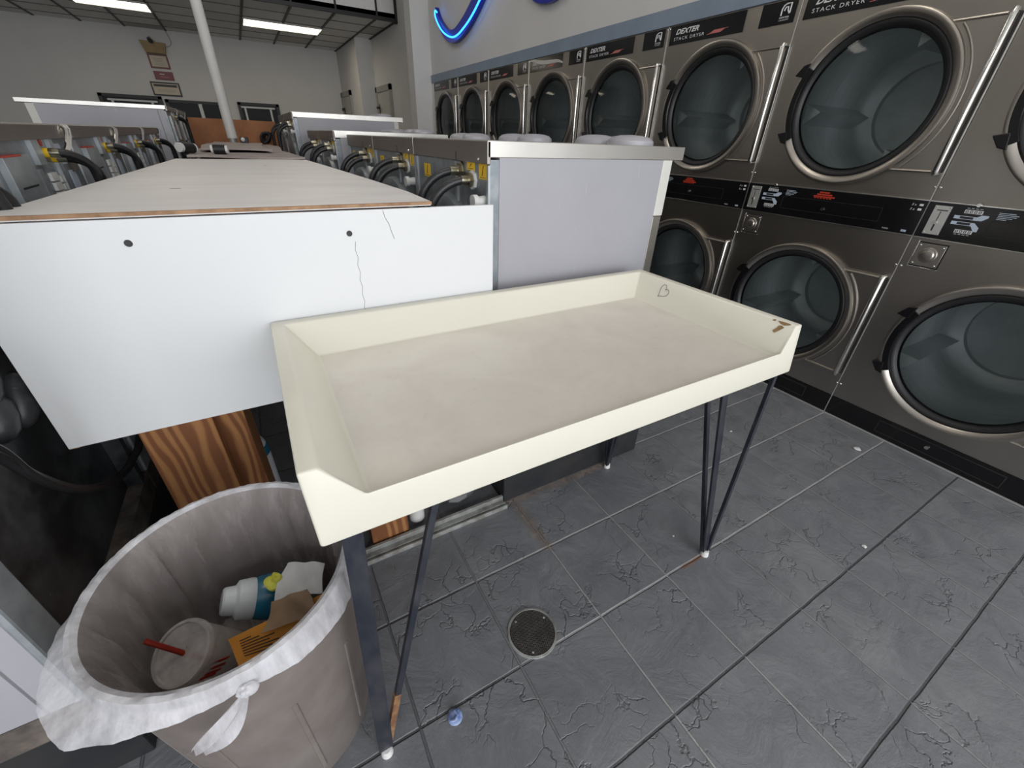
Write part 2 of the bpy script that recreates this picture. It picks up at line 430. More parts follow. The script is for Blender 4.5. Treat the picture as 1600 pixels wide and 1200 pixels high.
def build(name, mb, mat=None, parent=None, smooth=False, bevel=0.0, loc=None, seg=2):
    me = bpy.data.meshes.new(name)
    off = root_loc(parent) if parent is not None else (Vector(loc) if loc is not None else Vector((0, 0, 0)))
    me.from_pydata([(v[0] - off.x, v[1] - off.y, v[2] - off.z) for v in mb.v], [], mb.f)
    ms = [M[k] for k in mb.mats] if mb.mats else [M[mat]]
    for m in ms: me.materials.append(m)
    if mb.mats:
        for p, k in zip(me.polygons, mb.m): p.material_index = k
    bm = bmesh.new(); bm.from_mesh(me); bmesh.ops.recalc_face_normals(bm, faces=bm.faces); bm.to_mesh(me); bm.free()
    if smooth:
        for p in me.polygons: p.use_smooth = True
        try: me.set_sharp_from_angle(angle=math.radians(38))
        except Exception: pass
    o = bpy.data.objects.new(name, me); COL.objects.link(o)
    if parent is not None: o.parent = parent
    elif loc is not None: o.location = off
    if bevel:
        b = o.modifiers.new('bevel', 'BEVEL'); b.width = bevel; b.segments = seg; b.limit_method = 'ANGLE'; b.angle_limit = math.radians(40)
    return o

def smooth_path(pts, n=6):
    out = []
    for i in range(len(pts) - 1):
        p0, p1, p2, p3 = (Vector(pts[max(0, min(len(pts) - 1, j))]) for j in (i - 1, i, i + 1, i + 2))
        for k in range(n):
            t = k / n; out.append(.5 * ((2 * p1) + (p2 - p0) * t + (2 * p0 - 5 * p1 + 4 * p2 - p3) * t * t + (3 * p1 - p0 - 3 * p2 + p3) * t ** 3))
    out.append(Vector(pts[-1])); return [tuple(p) for p in out]

def tag(o, label, cat, group=None, kind=None):
    o['label'] = label; o['category'] = cat
    if group: o['group'] = group
    if kind: o['kind'] = kind
    return o

def thing(name, loc, label, cat, group=None):
    o = bpy.data.objects.new(name, None); COL.objects.link(o); o.location = loc; o.empty_display_size = .1
    bpy.context.view_layer.update()
    return tag(o, label, cat, group)

def struct(name, mb, mat=None, bevel=0.0):
    o = build(name, mb, mat, bevel=bevel); o['kind'] = 'structure'; return o

def copy_tree(o, parent=None):
    c = o.copy(); COL.objects.link(c)
    if parent is not None:
        c.parent = parent
    for ch in list(o.children): copy_tree(ch, c)
    return c

# ------------------------------------------------------------------ camera
F = 642.8165
cam = bpy.data.cameras.new('camera'); co = bpy.data.objects.new('camera', cam); COL.objects.link(co)
cam.sensor_fit = 'HORIZONTAL'; cam.sensor_width = 36.0; cam.lens = F / 1600 * 36.0; cam.clip_start = .02; cam.clip_end = 100
yw, pt, rl = -.5377, -.5345, -.0370
R = Matrix.Rotation(yw, 3, 'Z') @ Matrix.Rotation(pt, 3, 'X') @ Matrix.Rotation(rl, 3, 'Y')
right, fwd, up = R.col[0], R.col[1], R.col[2]
mw = Matrix((( right.x, up.x, -fwd.x), (right.y, up.y, -fwd.y), (right.z, up.z, -fwd.z))).to_4x4()
mw.translation = Vector((-.0603, -.8066, 1.3249))
co.matrix_world = mw
S.camera = co

# ------------------------------------------------------------------ room
XD, YF, YB, XL, ZC = 2.571, -4.2, 11.3, -6.2, 4.0
struct('floor', MB().box((XL, YF, -.1), (3.7, YB + .2, 0)), 'floor')
w = MB(); w.box((XL, YB, 0), (3.7, YB + .15, ZC)); struct('wall_back', w, 'wall')
w = MB(); w.box((XL - .15, YF, 0), (XL, YB + .15, ZC)); struct('wall_left', w, 'wall')
# right wall: over the dryers, beside them, and the stepped wall beyond
w = MB()
w.box((XD + .006, -.875, 2.0), (XD + .15, 6.2, ZC))
w.box((XD, YF, 0), (XD + .15, -.885, ZC))
w.box((2.575, 6.45, 0), (2.72, 9.39, ZC))
w.box((2.27, 9.39, 0), (2.72, YB, ZC))
w.box((2.315, 6.2, 0), (2.72, 6.45, ZC))
w.box((3.6, -.9, 0), (3.7, 6.2, ZC))
struct('wall_right', w, 'wall')
# storefront behind the camera: piers, header and sill, with glazing bars
w = MB()
w.box((XL, YF - .15, 0), (3.7, YF, .25)); w.box((XL, YF - .15, 3.35), (3.7, YF, ZC))
w.box((XL, YF - .15, .25), (-5.7, YF, 3.35)); w.box((2.5, YF - .15, .25), (3.7, YF, 3.35))
for x in (-3.0, -.3): w.box((x - .12, YF - .15, .25), (x + .12, YF, 3.35))
struct('wall_front', w, 'wall')
w = MB()
for x in (-4.35, -1.65, 1.1): w.box((x - .03, YF - .1, .25), (x + .03, YF - .04, 3.35))
w.box((-5.7, YF - .1, 2.35), (2.5, YF - .04, 2.42))
o = struct('window_4', w, 'frame_white')
struct('ceiling', MB().box((XL, YF, ZC), (3.7, 7.63, ZC + .1)), 'ceiling')
# dropped ceiling at the back with its soffit and black grid
c = MB(); c.box((XL, 7.63, 2.91), (2.7, YB, 2.99)); c.box((XL, 7.63, 2.91), (2.575, 7.70, ZC))
oc = struct('ceiling_1', c, 'ceiling')
g = MB()
for k in range(-12, 3):
    x = 1.04 + .61 * k
    g.box((x - .016, 7.622, 2.898), (x + .016, YB, 2.912)); g.box((x - .014, 7.615, 2.9), (x + .014, 7.635, ZC))
g.box((XL, 7.60, 2.885), (2.575, 7.645, 2.93)); g.box((2.545, 7.62, 2.895), (2.577, 9.39, 2.915)); g.box((2.24, 9.36, 2.895), (2.27, YB, 2.915)); g.box((2.54, 7.59, 2.87), (2.575, 7.65, ZC))
o = build('ceiling_grid', g, 'grid', oc)
g = MB()
for y in (8.275, 8.92, 9.56, 10.2, 10.85): g.box((XL, y - .010, 2.903), (2.56, y + .010, 2.9115))
build('ceiling_cross_bar', g, 'grid_faint', oc)
o = struct('trim_1', MB().box((XD - .012, -.9, 2.0), (XD + .02, 6.19, 2.092)), 'wall_trim', .002)

# doors in the right wall beyond the dryers
for i, (x, ya, yb, zt) in enumerate(((2.575, 8.36, 9.22, 2.05), (2.27, 10.36, 11.16, 2.05))):
    d = MB().box((x - .025, ya, 0), (x - .001, yb, zt)); do = struct('door_%d' % (i + 1), d, 'door_paint')
    t = MB(); t.box((x - .04, ya - .09, 0), (x - .001, ya, zt + .09)); t.box((x - .04, yb, 0), (x - .001, yb + .09, zt + .09)); t.box((x - .04, ya - .09, zt), (x - .001, yb + .09, zt + .09))
    build('door_casing', t, 'door_trim', do)
    h = MB(); h.cyl((x - .025, yb - .07, 1.80 if i == 0 else 1.82), (x - .085, yb - .07, 1.80 if i == 0 else 1.82), .022, n=10); h.box((x - .085, yb - .2, 1.785), (x - .065, yb - .05, 1.815)); h.box((x - .03, yb - .10, 1.55), (x - .022, yb - .04, 1.86))
    build('door_handle', h, 'black', do)

# dark glazed openings on the back wall
def back_window(n, x0, x1, z0, z1, ins, mull, label_parts=None):
    y = YB - .002
    f = MB()
    f.box((x0, y - .05, z1 - .05), (x1, y, z1)); f.box((x0, y - .05, z0), (x1, y, z0 + .05)); f.box((x0, y - .05, z0), (x0 + .06, y, z1)); f.box((x1 - .06, y - .05, z0), (x1, y, z1))
    o = struct('window_%d' % n, f, 'frame_black')
    build('pane', MB().box((x0 + .03, y - .02, z0 + .03), (x1 - .03, y - .012, z1 - .03)), 'dark_glass', o)
    t = MB()
    if ins:
        a, b, zt = ins
        for x in (a, b): t.box((x - .018, y - .06, z0 + .05), (x + .018, y - .02, zt))
        t.box((a - .07, y - .06, zt), (b + .09, y - .02, zt + .03))
    for x in mull: t.box((x - .03, y - .06, z0 + .05), (x + .03, y - .02, z1 - .05))
    build('sash', t, 'frame_white', o)
    return o
back_window(1, -2.17, -1.20, .95, 1.85, (-1.98, -1.37, 1.74), ())
back_window(2, -1.16, -.21, .95, 1.81, None, (-.585,))
back_window(3, .09, .88, .95, 1.84, (.215, .70, 1.74), ())

# ceiling lights
def ceiling_light(x0, x1, y0, y1, label):
    t = thing('ceiling_light', ((x0 + x1) / 2, (y0 + y1) / 2, 2.90), label, 'ceiling light', 'fluorescent ceiling lights')
    f = MB(); f.box((x0 - .02, y0 - .02, 2.885), (x1 + .02, y0, 2.909)); f.box((x0 - .02, y1, 2.885), (x1 + .02, y1 + .02, 2.909)); f.box((x0 - .02, y0, 2.885), (x0, y1, 2.909)); f.box((x1, y0, 2.885), (x1 + .02, y1, 2.909)); f.box((x0, (y0 + y1) / 2 - .008, 2.884), (x1, (y0 + y1) / 2 + .008, 2.905))
    build('fixture_frame', f, 'fixture', t)
    build('diffuser', MB().box((x0, y0, 2.892), (x1, y1, 2.90)), 'tube_light', t)
ceiling_light(.46, 1.65, 9.02, 9.60, 'bright rectangular ceiling light to the right of the white pole')
ceiling_light(-1.70, -.80, 8.98, 9.56, 'bright rectangular ceiling light to the left of the white pole')

# ------------------------------------------------------------------ stack dryers
W = .8752
def hole_panel(mb, u0, u1, z0, z1, cu, cz, r, x, mat=None, n=64):
    angs = sorted(set([2 * PI * i / n for i in range(n)] + [math.atan2(z - cz, u - cu) % (2 * PI) for u in (u0, u1) for z in (z0, z1)]))
    vs = []
    for a in angs:
        dx, dz = cos(a), sin(a)
        ts = []
        if dx > 1e-9: ts.append((u1 - cu) / dx)
        if dx < -1e-9: ts.append((u0 - cu) / dx)
        if dz > 1e-9: ts.append((z1 - cz) / dz)
        if dz < -1e-9: ts.append((z0 - cz) / dz)
        t = min(ts); vs += [(x, cu + r * dx, cz + r * dz), (x, cu + t * dx, cz + t * dz)]
    k = len(angs)
    mb.add(vs, [(2 * i, 2 * i + 1, 2 * ((i + 1) % k) + 1, 2 * ((i + 1) % k)) for i in range(k)], mat)

def make_dryer():
    t = thing('stack_dryer', (0, 0, 0), 'x', 'dryer', 'stainless stack dryers along the right wall')
    CU, ZU, ZL, RH = .43, 1.53, .53, .3095
    b = MB()
    hole_panel(b, .002, W - .002, 1.152, 1.999, CU, ZU, RH, 0); hole_panel(b, .002, W - .002, .122, 1.0, CU, ZL, RH, 0)
    b.add([(0, .002, .998), (0, W - .002, .998), (0, W - .002, 1.154), (0, .002, 1.154)], [(0, 1, 2, 3)])
    x1 = .95
    for u in (.002, W - .002): b.add([(0, u, .122), (x1, u, .0), (x1, u, 1.999), (0, u, 1.999)], [(0, 1, 2, 3)])
    b.add([(0, .002, 1.999), (x1, .002, 1.999), (x1, W - .002, 1.999), (0, W - .002, 1.999)], [(0, 1, 2, 3)])
    b.add([(x1, .002, 0), (x1, W - .002, 0), (x1, W - .002, 1.999), (x1, .002, 1.999)], [(0, 1, 2, 3)])
    build('cabinet', b, 'steel', t)
    for zc, nm in ((ZU, 'u'), (ZL, 'l')):
        d = MB(); prof = [(.349, .0), (.349, -.021), (.346, -.028), (.340, -.0305), (.334, -.030), (.320, -.024), (.3125, -.017), (.311, -.004), (.3105, .002)]
        d.lathe(prof, (0, CU, zc), n=80)
        a = math.asin(.268 / .333)
        poly = [(.034, zc + .268)] + [(CU - .333 * cos(a * (1 - 2 * i / 20)), zc + .333 * sin(a * (1 - 2 * i / 20))) for i in range(21)] + [(.034, zc - .268)]
        d.prism(poly, -.016, -.001)
        for sgn in (1, -1): d.tube([(-.0165, .045, zc + sgn * .2655), (-.0165, CU - .20, zc + sgn * .2655)], .0055, 8)
        arc = [(-.0165, CU - .366 * cos(q), zc + .366 * sin(q)) for q in [math.radians(44 - 88 * i / 24) for i in range(25)]]
        d.tube(arc, .0055, 8)
        dr = build('door', d, 'door_steel', t, smooth=True)
        gk = MB(); gk.lathe([(.3115, -.0125), (.305, -.0175), (.296, -.0165), (.287, -.009), (.283, .002), (.276, .010)], (0, CU, zc), n=64); build('gasket', gk, 'black', dr, smooth=True)
        gl = MB(); gl.lathe([(.2835, .001), (.24, -.004), (.19, -.0085), (.13, -.012), (.07, -.014), (.0, -.0145)], (0, CU, zc), n=64); build('door_glass', gl, 'door_glass', dr, smooth=True)
        h = MB(); h.tube([(-.004, .0265, zc - .273), (-.026, .0265, zc - .272), (-.030, .0265, zc - .262), (-.030, .0265, zc + .262), (-.026, .0265, zc + .272), (-.004, .0265, zc + .273)], .0105, 12, 'chrome')
        h.box((-.006, .009, zc - .268), (-.001, .017, zc + .268), 'black')  # black strip stands in for the shadow gap beside the bar
        build('handle', h, None, dr, smooth=True)
        hg = MB()
        sect = [math.radians(-29 + 58 * i / 20) for i in range(21)]
        hg.prism([(CU + .332 * cos(a_), zc + .332 * sin(a_)) for a_ in sect] + [(CU + .302 * cos(a_), zc + .302 * sin(a_)) for a_ in reversed(sect)], -.0375, -.028)
        for sg_ in (1, -1):
            hg.prism([(CU + .286, zc + sg_ * .178), (CU + .318, zc + sg_ * .170), (CU + .350, zc + sg_ * .128), (CU + .300, zc + sg_ * .118)], -.0385, -.001)
        build('hinge', hg, 'black_gloss', dr, bevel=.003)
        dm = MB()
        dm.lathe([(.284, .012), (.315, .03), (.315, .60), (.285, .64), (.225, .66), (.22, .69), (.0, .70)], (0, CU, zc), n=56)
        for q in ((-6, 114, 234) if nm == 'u' else (-24, 96, 216)):
            a = math.radians(q); r0 = .314
            def P_(rr, da): return (CU + rr * cos(a + da), zc + rr * sin(a + da))
            dm.prism([P_(r0, -.16), P_(r0 - .085, 0), P_(r0, .16)], .09, .62)
        build('drum', dm, 'drum', t, smooth=True)
    # control strip
    p = MB().box((-.009, .003, 1.003), (-.0005, W - .003, 1.150)); p.box((-.0105, .002, 1.1495), (0, W - .002, 1.154), 'chrome'); p.box((-.0105, .002, .999), (0, W - .002, 1.0035), 'chrome')
    p.m[:6] = [p.mi('black_gloss')] * 6
    cp = build('control_panel', p, None, t, bevel=.0008)
    c = MB(); U = lambda v: W - v       # v = distance from the left edge
    c.box((-.013, U(.028), 1.02), (-.009, U(.086), 1.138), 'edge_steel')
    c.box((-.0136, U(.054), 1.075), (-.0129, U(.057), 1.115), 'print_dark'); c.box((-.0136, U(.052), 1.035), (-.0129, U(.058), 1.062), 'print_dark'); c.cyl((-.013, U(.055), 1.07), (-.019, U(.055), 1.07), .0065, n=12, mat='chrome')
    c.box((-.0136, U(.04), 1.118), (-.0129, U(.078), 1.122), 'print_dark')
    for a, z in ((.033, 1.132), (.081, 1.132), (.033, 1.026), (.081, 1.026)): c.sphere((-.013, U(a), z), .003, n=8, mat='chrome')
    build('coin_plate', c, None, cp)
    s = MB(); X = -.0096
    s.prism([(U(.105), 1.095), (U(.105), 1.108), (U(.178), 1.108), (U(.190), 1.117), (U(.212), 1.117), (U(.212), 1.109), (U(.196), 1.095)], X, -.009, mat='print_blue')
    s.prism([(U(.105), 1.072), (U(.105), 1.085), (U(.180), 1.085), (U(.200), 1.068), (U(.200), 1.052), (U(.188), 1.052), (U(.176), 1.068), (U(.172), 1.072)], X, -.009, mat='print_blue')
    for z in (1.097, 1.074): s.box((X - .0004, U(.125), z), (X, U(.168), z + .009), 'print_dark')
    for z in (1.119, 1.040):
        s.box((X, U(.130), z), (-.009, U(.188), z + .014), 'print_white')
        for k in range(4):
            s.box((X - .0004, U(.1335 + k * .0138), z + .002), (X, U(.1425 + k * .0138), z + .012), 'print_dark')
            s.box((X - .0008, U(.1365 + k * .0138), z + .004), (X - .0004, U(.1398 + k * .0138), z + .010), 'print_white')
    for z in (1.138, 1.034):
        for k in range(4): s.box((X, U(.133 + k * .0138), z), (-.009, U(.142 + k * .0138), z + .0015), 'print_white')
    for k in range(5): s.box((X, U(.235), 1.132 - k * .006), (-.009, U(.235 + (.05, .06, .055, .045, .03)[k]), 1.134 - k * .006), 'print_blue')
    build('display', s, None, cp)
    s = MB()
    for k, (a, b_) in enumerate(((.41, .46), (.40, .475), (.385, .49))): s.box((X, U(b_), 1.136 - k * .010), (-.009, U(a), 1.143 - k * .010), 'print_red')
    for k in range(6): s.prism([(U(.388 + .016 * k), 1.110), (U(.398 + .016 * k), 1.110), (U(.404 + .013 * k), 1.118), (U(.396 + .013 * k), 1.118)], X, -.009, mat='print_red')
    s.text('5 x', (X, U(.818), 1.127), .0095, 'print_white', shear=.2); s.text('5 x', (X, U(.818), 1.108), .0095, 'print_white', shear=.2)
    for z in (1.127, 1.108): s.box((X, U(.86), z), (-.009, U(.846), z + .009), 'print_white')
    s.text('T-50X2', (X, U(.745), 1.014), .006, 'print_white', bold=.01); s.box((X, U(.842), 1.013), (-.009, U(.822), 1.022), 'print_blue'); s.text('25C', (X - .0004, U(.825), 1.015), .005, 'print_dark')
    build('printed_mark', s, None, cp)
    s = MB()
    for z in (1.040, 1.101): s.box((-.0105, U(.715), z - .0012), (-.009, U(.228), z + .0012))
    for v in (.228, .715): s.box((-.0105, U(v) - .0012, 1.04), (-.009, U(v) + .0012, 1.101))
    build('service_hatch', s, 'black', cp)
    s = MB(); s.cyl((-.009, U(.455), 1.062), (-.02, U(.455), 1.062), .0095, .008, 14); build('lock_button', s, 'chrome', cp, smooth=True)
    s = MB(); s.cyl((-.009, U(.165), 1.153), (-.018, U(.165), 1.153), .009, .007, 14); build('strip_screw', s, 'chrome', cp, smooth=True)
    # name labels on the top rail
    for (a, b_, nm) in ((.022, .561, 0), (.656, .848, 1)):
        l = MB().box((-.003, U(b_), 1.897), (-.0003, U(a), 1.994)); lo = build('name_plate', l, 'black_gloss', t)
        q = MB(); X2 = -.0034
        if nm == 0:
            q.text('DEXTER', (X2, U(.068), 1.948), .027, 'print_white', shear=.35, bold=.03, width=.180)
            q.text('STACK DRYER', (X2, U(.060), 1.918), .016, 'print_white', space=1.25, width=.235)
            q.prism([(U(.325), 1.918), (U(.41), 1.918), (U(.445), 1.934), (U(.365), 1.934)], X2, -.003, mat='print_pink'); q.box((X2, U(.335), 1.9165), (-.003, U(.315), 1.919), 'print_pink'); q.box((X2, U(.46), 1.932), (-.003, U(.43), 1.934), 'print_pink')
        else:
            cu, cz = U(.795), 1.955
            q.tube([(X2, cu + .023, cz - .022), (X2, cu + .023, cz + .004), (X2, cu + .016, cz + .018), (X2, cu + .002, cz + .024), (X2, cu - .022, cz + .024), (X2, cu - .022, cz - .016)], .0034, 6, 'print_white')
            q.tube([(X2, cu + .010, cz - .004), (X2, cu + .004, cz + .010), (X2, cu - .008, cz + .010), (X2, cu - .010, cz - .004), (X2, cu - .021, cz - .018)], .0034, 6, 'print_white')
            q.text('DEXTER', (X2, U(.768), 1.921), .007, 'print_white', bold=.02, width=.052); q.text('LAUNDRY', (X2, U(.768), 1.911), .006, 'print_white', width=.052)
        build('lettering', q, None, lo)
    # lock plate
    q = MB().box((-.0015, U(.142), .876), (-.0003, U(.03), .985), 'black'); q.box((-.005, U(.136), .882), (-.0015, U(.036), .979), 'door_steel'); q.box((-.004, U(.034), .876), (-.0003, U(.029), .987), 'chrome'); q.box((-.004, U(.142), .872), (-.0003, U(.03), .876), 'chrome')
    q.lathe([(.034, -.005), (.032, -.011), (.024, -.012), (.020, -.017), (.010, -.019), (.0, -.019)], (0, U(.086), .931), n=28, mat='door_steel')
    for a, z in ((.045, .97), (.127, .97), (.045, .891), (.127, .891)): q.sphere((-.005, U(a), z), .0042, n=8, mat='chrome')
    build('lock_plate', q, None, t, smooth=True, bevel=.001)
    # kick plate
    k = MB().box((-.002, .002, .012), (.006, W - .002, .121)); ko = build('kick_plate', k, 'black_gloss', t)
    k = MB()
    for z in (.038, .102): k.box((-.004, U(.735), z - .0016), (-.002, U(.245), z + .0016))
    for v in (.245, .735): k.box((-.004, U(v) - .0016, .038), (-.002, U(v) + .0016, .102))
    build('access_cover', k, 'plinth', ko); k = MB(); k.cyl((-.002, U(.46), .074), (-.012, U(.46), .074), .0105, .009, 14); build('lock_button', k, 'chrome', ko, smooth=True)
    k = MB().box((-.004, .002, .002), (.006, W - .002, .012)); build('base_rail', k, 'edge_steel', ko)
    for z in (1.206, .866, .203, 1.985):
        for u in (.0095, W - .0095): build('screw', MB().sphere((-.002, u, z), .0052, (.8, 1, 1), 8), 'chrome', t, smooth=True)
    k = MB().box((-.0035, .0002, .0), (.004, .0042, 1.999)); build('seam_highlight', k, 'edge_steel', t)  # bright strip painting in the highlight along the cabinet seam
    return t

dr0 = make_dryer()
names = ['stainless stack dryer cut off by the right edge of the photo',
         'largest fully seen stainless stack dryer, just left of the cropped one',
         'stainless stack dryer third from the right edge, its lower door half behind the tray table',
         'stainless stack dryer fourth from the right edge, partly behind the silver washer top',
         'stainless stack dryer with a pale torn strip across its top black name plate',
         'stainless stack dryer third from the far end of the row',
         'stainless stack dryer second from the far end of the row',
         'stainless stack dryer at the far end of the row beside the wall stub']
for k in range(8):
    d = dr0 if k == 0 else copy_tree(dr0)
    d.location = (XD, W * (k - 1), 0); d['label'] = names[k]
bpy.context.view_layer.update()
# torn strip of film curling across one name plate
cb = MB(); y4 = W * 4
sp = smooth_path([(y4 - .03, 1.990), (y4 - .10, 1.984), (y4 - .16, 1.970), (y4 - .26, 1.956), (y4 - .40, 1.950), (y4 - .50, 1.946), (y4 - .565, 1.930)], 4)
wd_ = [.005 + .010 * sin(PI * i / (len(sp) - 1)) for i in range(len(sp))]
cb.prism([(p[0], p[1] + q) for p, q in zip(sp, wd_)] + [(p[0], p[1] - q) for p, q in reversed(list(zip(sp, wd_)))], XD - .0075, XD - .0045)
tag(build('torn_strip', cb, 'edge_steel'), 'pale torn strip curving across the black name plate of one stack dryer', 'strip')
# filler strip at the end of the dryer row
tag(build('filler_strip', MB().box((XD - .002, 6.128, 0), (XD + .4, 6.196, 1.998)), 'cream_strip'), 'narrow beige filler strip closing the far end of the dryer row', 'filler strip')

# neon letters above the dryers (only their lower ends are in view)
def ribbon(path, widths, x0, x1, mat):
    mb = MB(); A = []; B = []
    for i, p in enumerate(path):
        q0, q1 = Vector(path[max(i - 1, 0)]), Vector(path[min(i + 1, len(path) - 1)]); d = (q1 - q0).normalized(); nrm = Vector((-d.y, d.x))
        A.append(Vector(p) + nrm * widths[i] / 2); B.append(Vector(p) - nrm * widths[i] / 2)
    mb.prism([tuple(a) for a in A] + [tuple(b) for b in reversed(B)], x0, x1, mat=mat)
    return mb
def neon(chan, wd, tube, label):
    t = thing('neon_letter', (XD - .01, chan[3][0], min(p[1] for p in chan)), label, 'neon sign', 'neon letters above the dryers')
    cp = smooth_path(chan); ww = []
    for i in range(len(cp)):
        f = i / (len(cp) - 1) * (len(wd) - 1); j = min(int(f), len(wd) - 2); ww.append(wd[j] + (wd[j + 1] - wd[j]) * (f - j))
    build('letter_back', ribbon(cp, ww, XD - .050, XD - .002, 'neon_back'), None, t, bevel=.004)
    mb = MB(); mb.tube(smooth_path(tube), .0095, 10); build('neon_tube', mb, 'neon_tube', t, smooth=True)
neon([(5.80, 2.765), (5.75, 2.657), (5.63, 2.545), (5.45, 2.445), (5.23, 2.405), (5.02, 2.44), (4.81, 2.51), (4.60, 2.61), (4.42, 2.72), (4.2, 2.90), (3.95, 3.2)],
     [.004, .06, .095, .115, .13, .15, .16, .16, .16, .16, .15],
     [(XD - .075, 5.681, 2.693), (XD - .081, 5.73, 2.715), (XD - .081, 5.732, 2.658), (XD - .081, 5.615, 2.547), (XD - .081, 5.453, 2.456), (XD - .081, 5.231, 2.389), (XD - .081, 5.054, 2.384), (XD - .081, 4.864, 2.422), (XD - .081, 4.668, 2.482), (XD - .081, 4.453, 2.579), (XD - .081, 4.15, 2.76), (XD - .081, 3.9, 3.1)],
     'hook-shaped blue neon letter end glowing on the wall above the dryers')
neon([(3.75, 2.75), (3.55, 2.56), (3.395, 2.46), (3.28, 2.42), (3.17, 2.405), (3.07, 2.41), (2.95, 2.45), (2.8, 2.55), (2.6, 2.75)],
     [.10, .10, .10, .10, .10, .10, .10, .10, .10],
     [(XD - .081, 3.70, 2.86), (XD - .081, 3.50, 2.64), (XD - .081, 3.2, 2.54), (XD - .081, 2.9, 2.60), (XD - .081, 2.65, 2.82)],
     'bottom tip of a blue neon letter cut off by the top edge')

# ------------------------------------------------------------------ washers, right rows
def hose(mb, p, out, drop, side=0.0, r=.0128, mat='rubber'):
    x, y, z = p; pts = []
    for i in range(15):
        a = i / 14
        q = min(a * 1.6, 1) * PI / 2; pts.append((x + out * sin(q), y + side * a, z - abs(out) * .9 * (1 - cos(q)) - drop * max(0, a - .625)))
    mb.tube(pts, r, 10, mat)
def make_washer(D, WY, H, zb, nm):
    t = thing(nm, (0, 0, 0), 'x', 'washer', 'washers with backs to the bulkhead')
    k = H - 1.323
    b = MB().box((.029, .004, zb + .08), (D - .048, WY - .004, H - .035)); build('body', b, 'lavender', t, bevel=.003)
    b = MB().box((.0, .0, zb), (D - .05, WY - .002, zb + .08)); build('base_band', b, 'dusty', t)
    b = MB().box((D - .048, .004, 1.085 + k), (D, WY - .004, H - .033)); build('control_head', b, 'cream_strip', t, bevel=.003)
    b = MB().box((D - .048, .004, zb), (D - .004, WY - .004, 1.084 + k)); build('front_panel', b, 'steel', t, bevel=.002)
    b = MB(); b.lathe([(.235, 0), (.235, .03), (.20, .045), (.17, .03)], (D - .004, WY / 2, .78 + k), n=40, mat='door_steel'); b.lathe([(.17, .03), (0, .04)], (D - .004, WY / 2, .78 + k), n=40, mat='dark_glass'); build('door', b, None, t, smooth=True)
    tp = MB(); tp.box((-.012, .0005, H - .044), (D + .05, WY - .008, H), 'cap_steel'); tp.box((-.014, .0005, H - .062), (-.002, WY - .009, H - .002), 'rail_steel_shaded'); to = build('top_panel', tp, None, t, bevel=.002)
    s = MB(); s.sphere((-.014, .06, H - .05), .0045, n=8); build('rail_screw', s, 'chrome', to); build('rail_notch', MB().box((-.0145, .23, H - .06), (-.0125, .235, H - .035)), 'black', to)
    r = MB().box((-.004, .006, zb + .08), (.0285, WY - .006, H - .05)); ro = build('rear_panel', r, 'galv', t)
    r = MB(); r.box((-.012, WY * .345, zb + .1), (-.003, WY * .37, H - .065)); r.box((-.010, WY - .028, zb + .1), (-.003, WY - .010, H - .065)); r.box((-.010, .003, zb + .1), (-.003, .014, H - .065)); build('rear_rib', r, 'galv_light', ro)
    r = MB(); r.lathe([(.325, -.003), (.32, -.03), (.29, -.042), (.0, -.046)], (0, WY * .5, .83 + k), n=48); build('tub_back', r, 'galv', ro, smooth=True)
    for (y, z, dy) in ((.205, 1.232, .03), (.118, 1.211, .03)):
        q = MB(); z += k
        hose(q, (-.030, y, z), -.122, .75, .03, mat='rubber'); ho = build('hose', q, None, t, smooth=True)
        q = MB(); q.cyl((0, y, z), (-.012, y, z), .028, n=8, mat='white_plastic' if y < .15 else 'brass'); q.cyl((-.010, y, z), (-.026, y, z), .021, n=8, mat='brass'); q.cyl((-.026, y, z), (-.050, y, z), .0142, n=12, mat='brass')
        build('coupling', q, None, ho, smooth=True)
    for (y0, y1, z0, z1) in ((.108, .165, 1.238, 1.2625), (.022, .076, 1.218, 1.261), (.515, .580, 1.190, 1.236)):
        q = MB().box((-.0055, y0, z0 + k), (-.004, y1, z1 + k), 'yellow'); q.box((-.006, y0 + .008, z0 + k + .004), (-.0054, y1 - .008, z0 + k + .0055), 'print_dark'); q.tube([(-.006, (y0 + y1) / 2 + .004, z0 + k + .010), (-.006, (y0 + y1) / 2 - .006, z1 + k - .006)], .0012, 5, 'print_dark')
        build('sticker', q, None, ro)
    q = MB(); q.cyl((0, .042, 1.157 + k), (-.03, .042, 1.157 + k), .017, .014, 14); q.cyl((-.03, .042, 1.157 + k), (-.045, .042, 1.157 + k), .02, .02, 14); build('drain_cap', q, 'white_plastic', t, smooth=True)
    for y in ((.14, .34) if D < 1 else (.2, .5)):
        q = MB(); q.lathe([(.088, 0), (.086, .014), (.07, .026), (.04, .032), (0, .034)], (D - .10, y, H), 'z', 28); build('hopper_lid', q, 'lavender', t, smooth=True)
    return t
WX = .571
w0 = make_washer(.768, .683, 1.323, .25, 'washer')
lab = ['silver-topped washer nearest the tray table, its lavender end panel facing the camera', 'silver-topped washer directly behind the nearest one in the right row', 'third silver-topped washer of the nearest right row, beside the gap',
       'washer at the near end of the second right row beyond the gap', 'washer at the far end of the second right row']
pos = [(WX, .416, 0), (WX, 1.099, 0), (WX, 1.782, 0), (.515, 2.62, .022), (.515, 3.303, .022)]
for i, (x, y, dz) in enumerate(pos):
    o = w0 if i == 0 else copy_tree(w0)
    o.location = (x, y, dz); o['label'] = lab[i]
w1 = make_washer(1.02, .84, 1.495, .25, 'large_washer'); w1['group'] = 'large washers at the far end'
lab = ['tall large washer beyond the right rows, lavender end panel facing the camera', 'tall large washer at the far end of the right side, behind the other tall one']
for i, y in enumerate((4.32, 5.165)):
    o = w1 if i == 0 else copy_tree(w1)
    o.location = (.445, y, 0); o['label'] = lab[i]
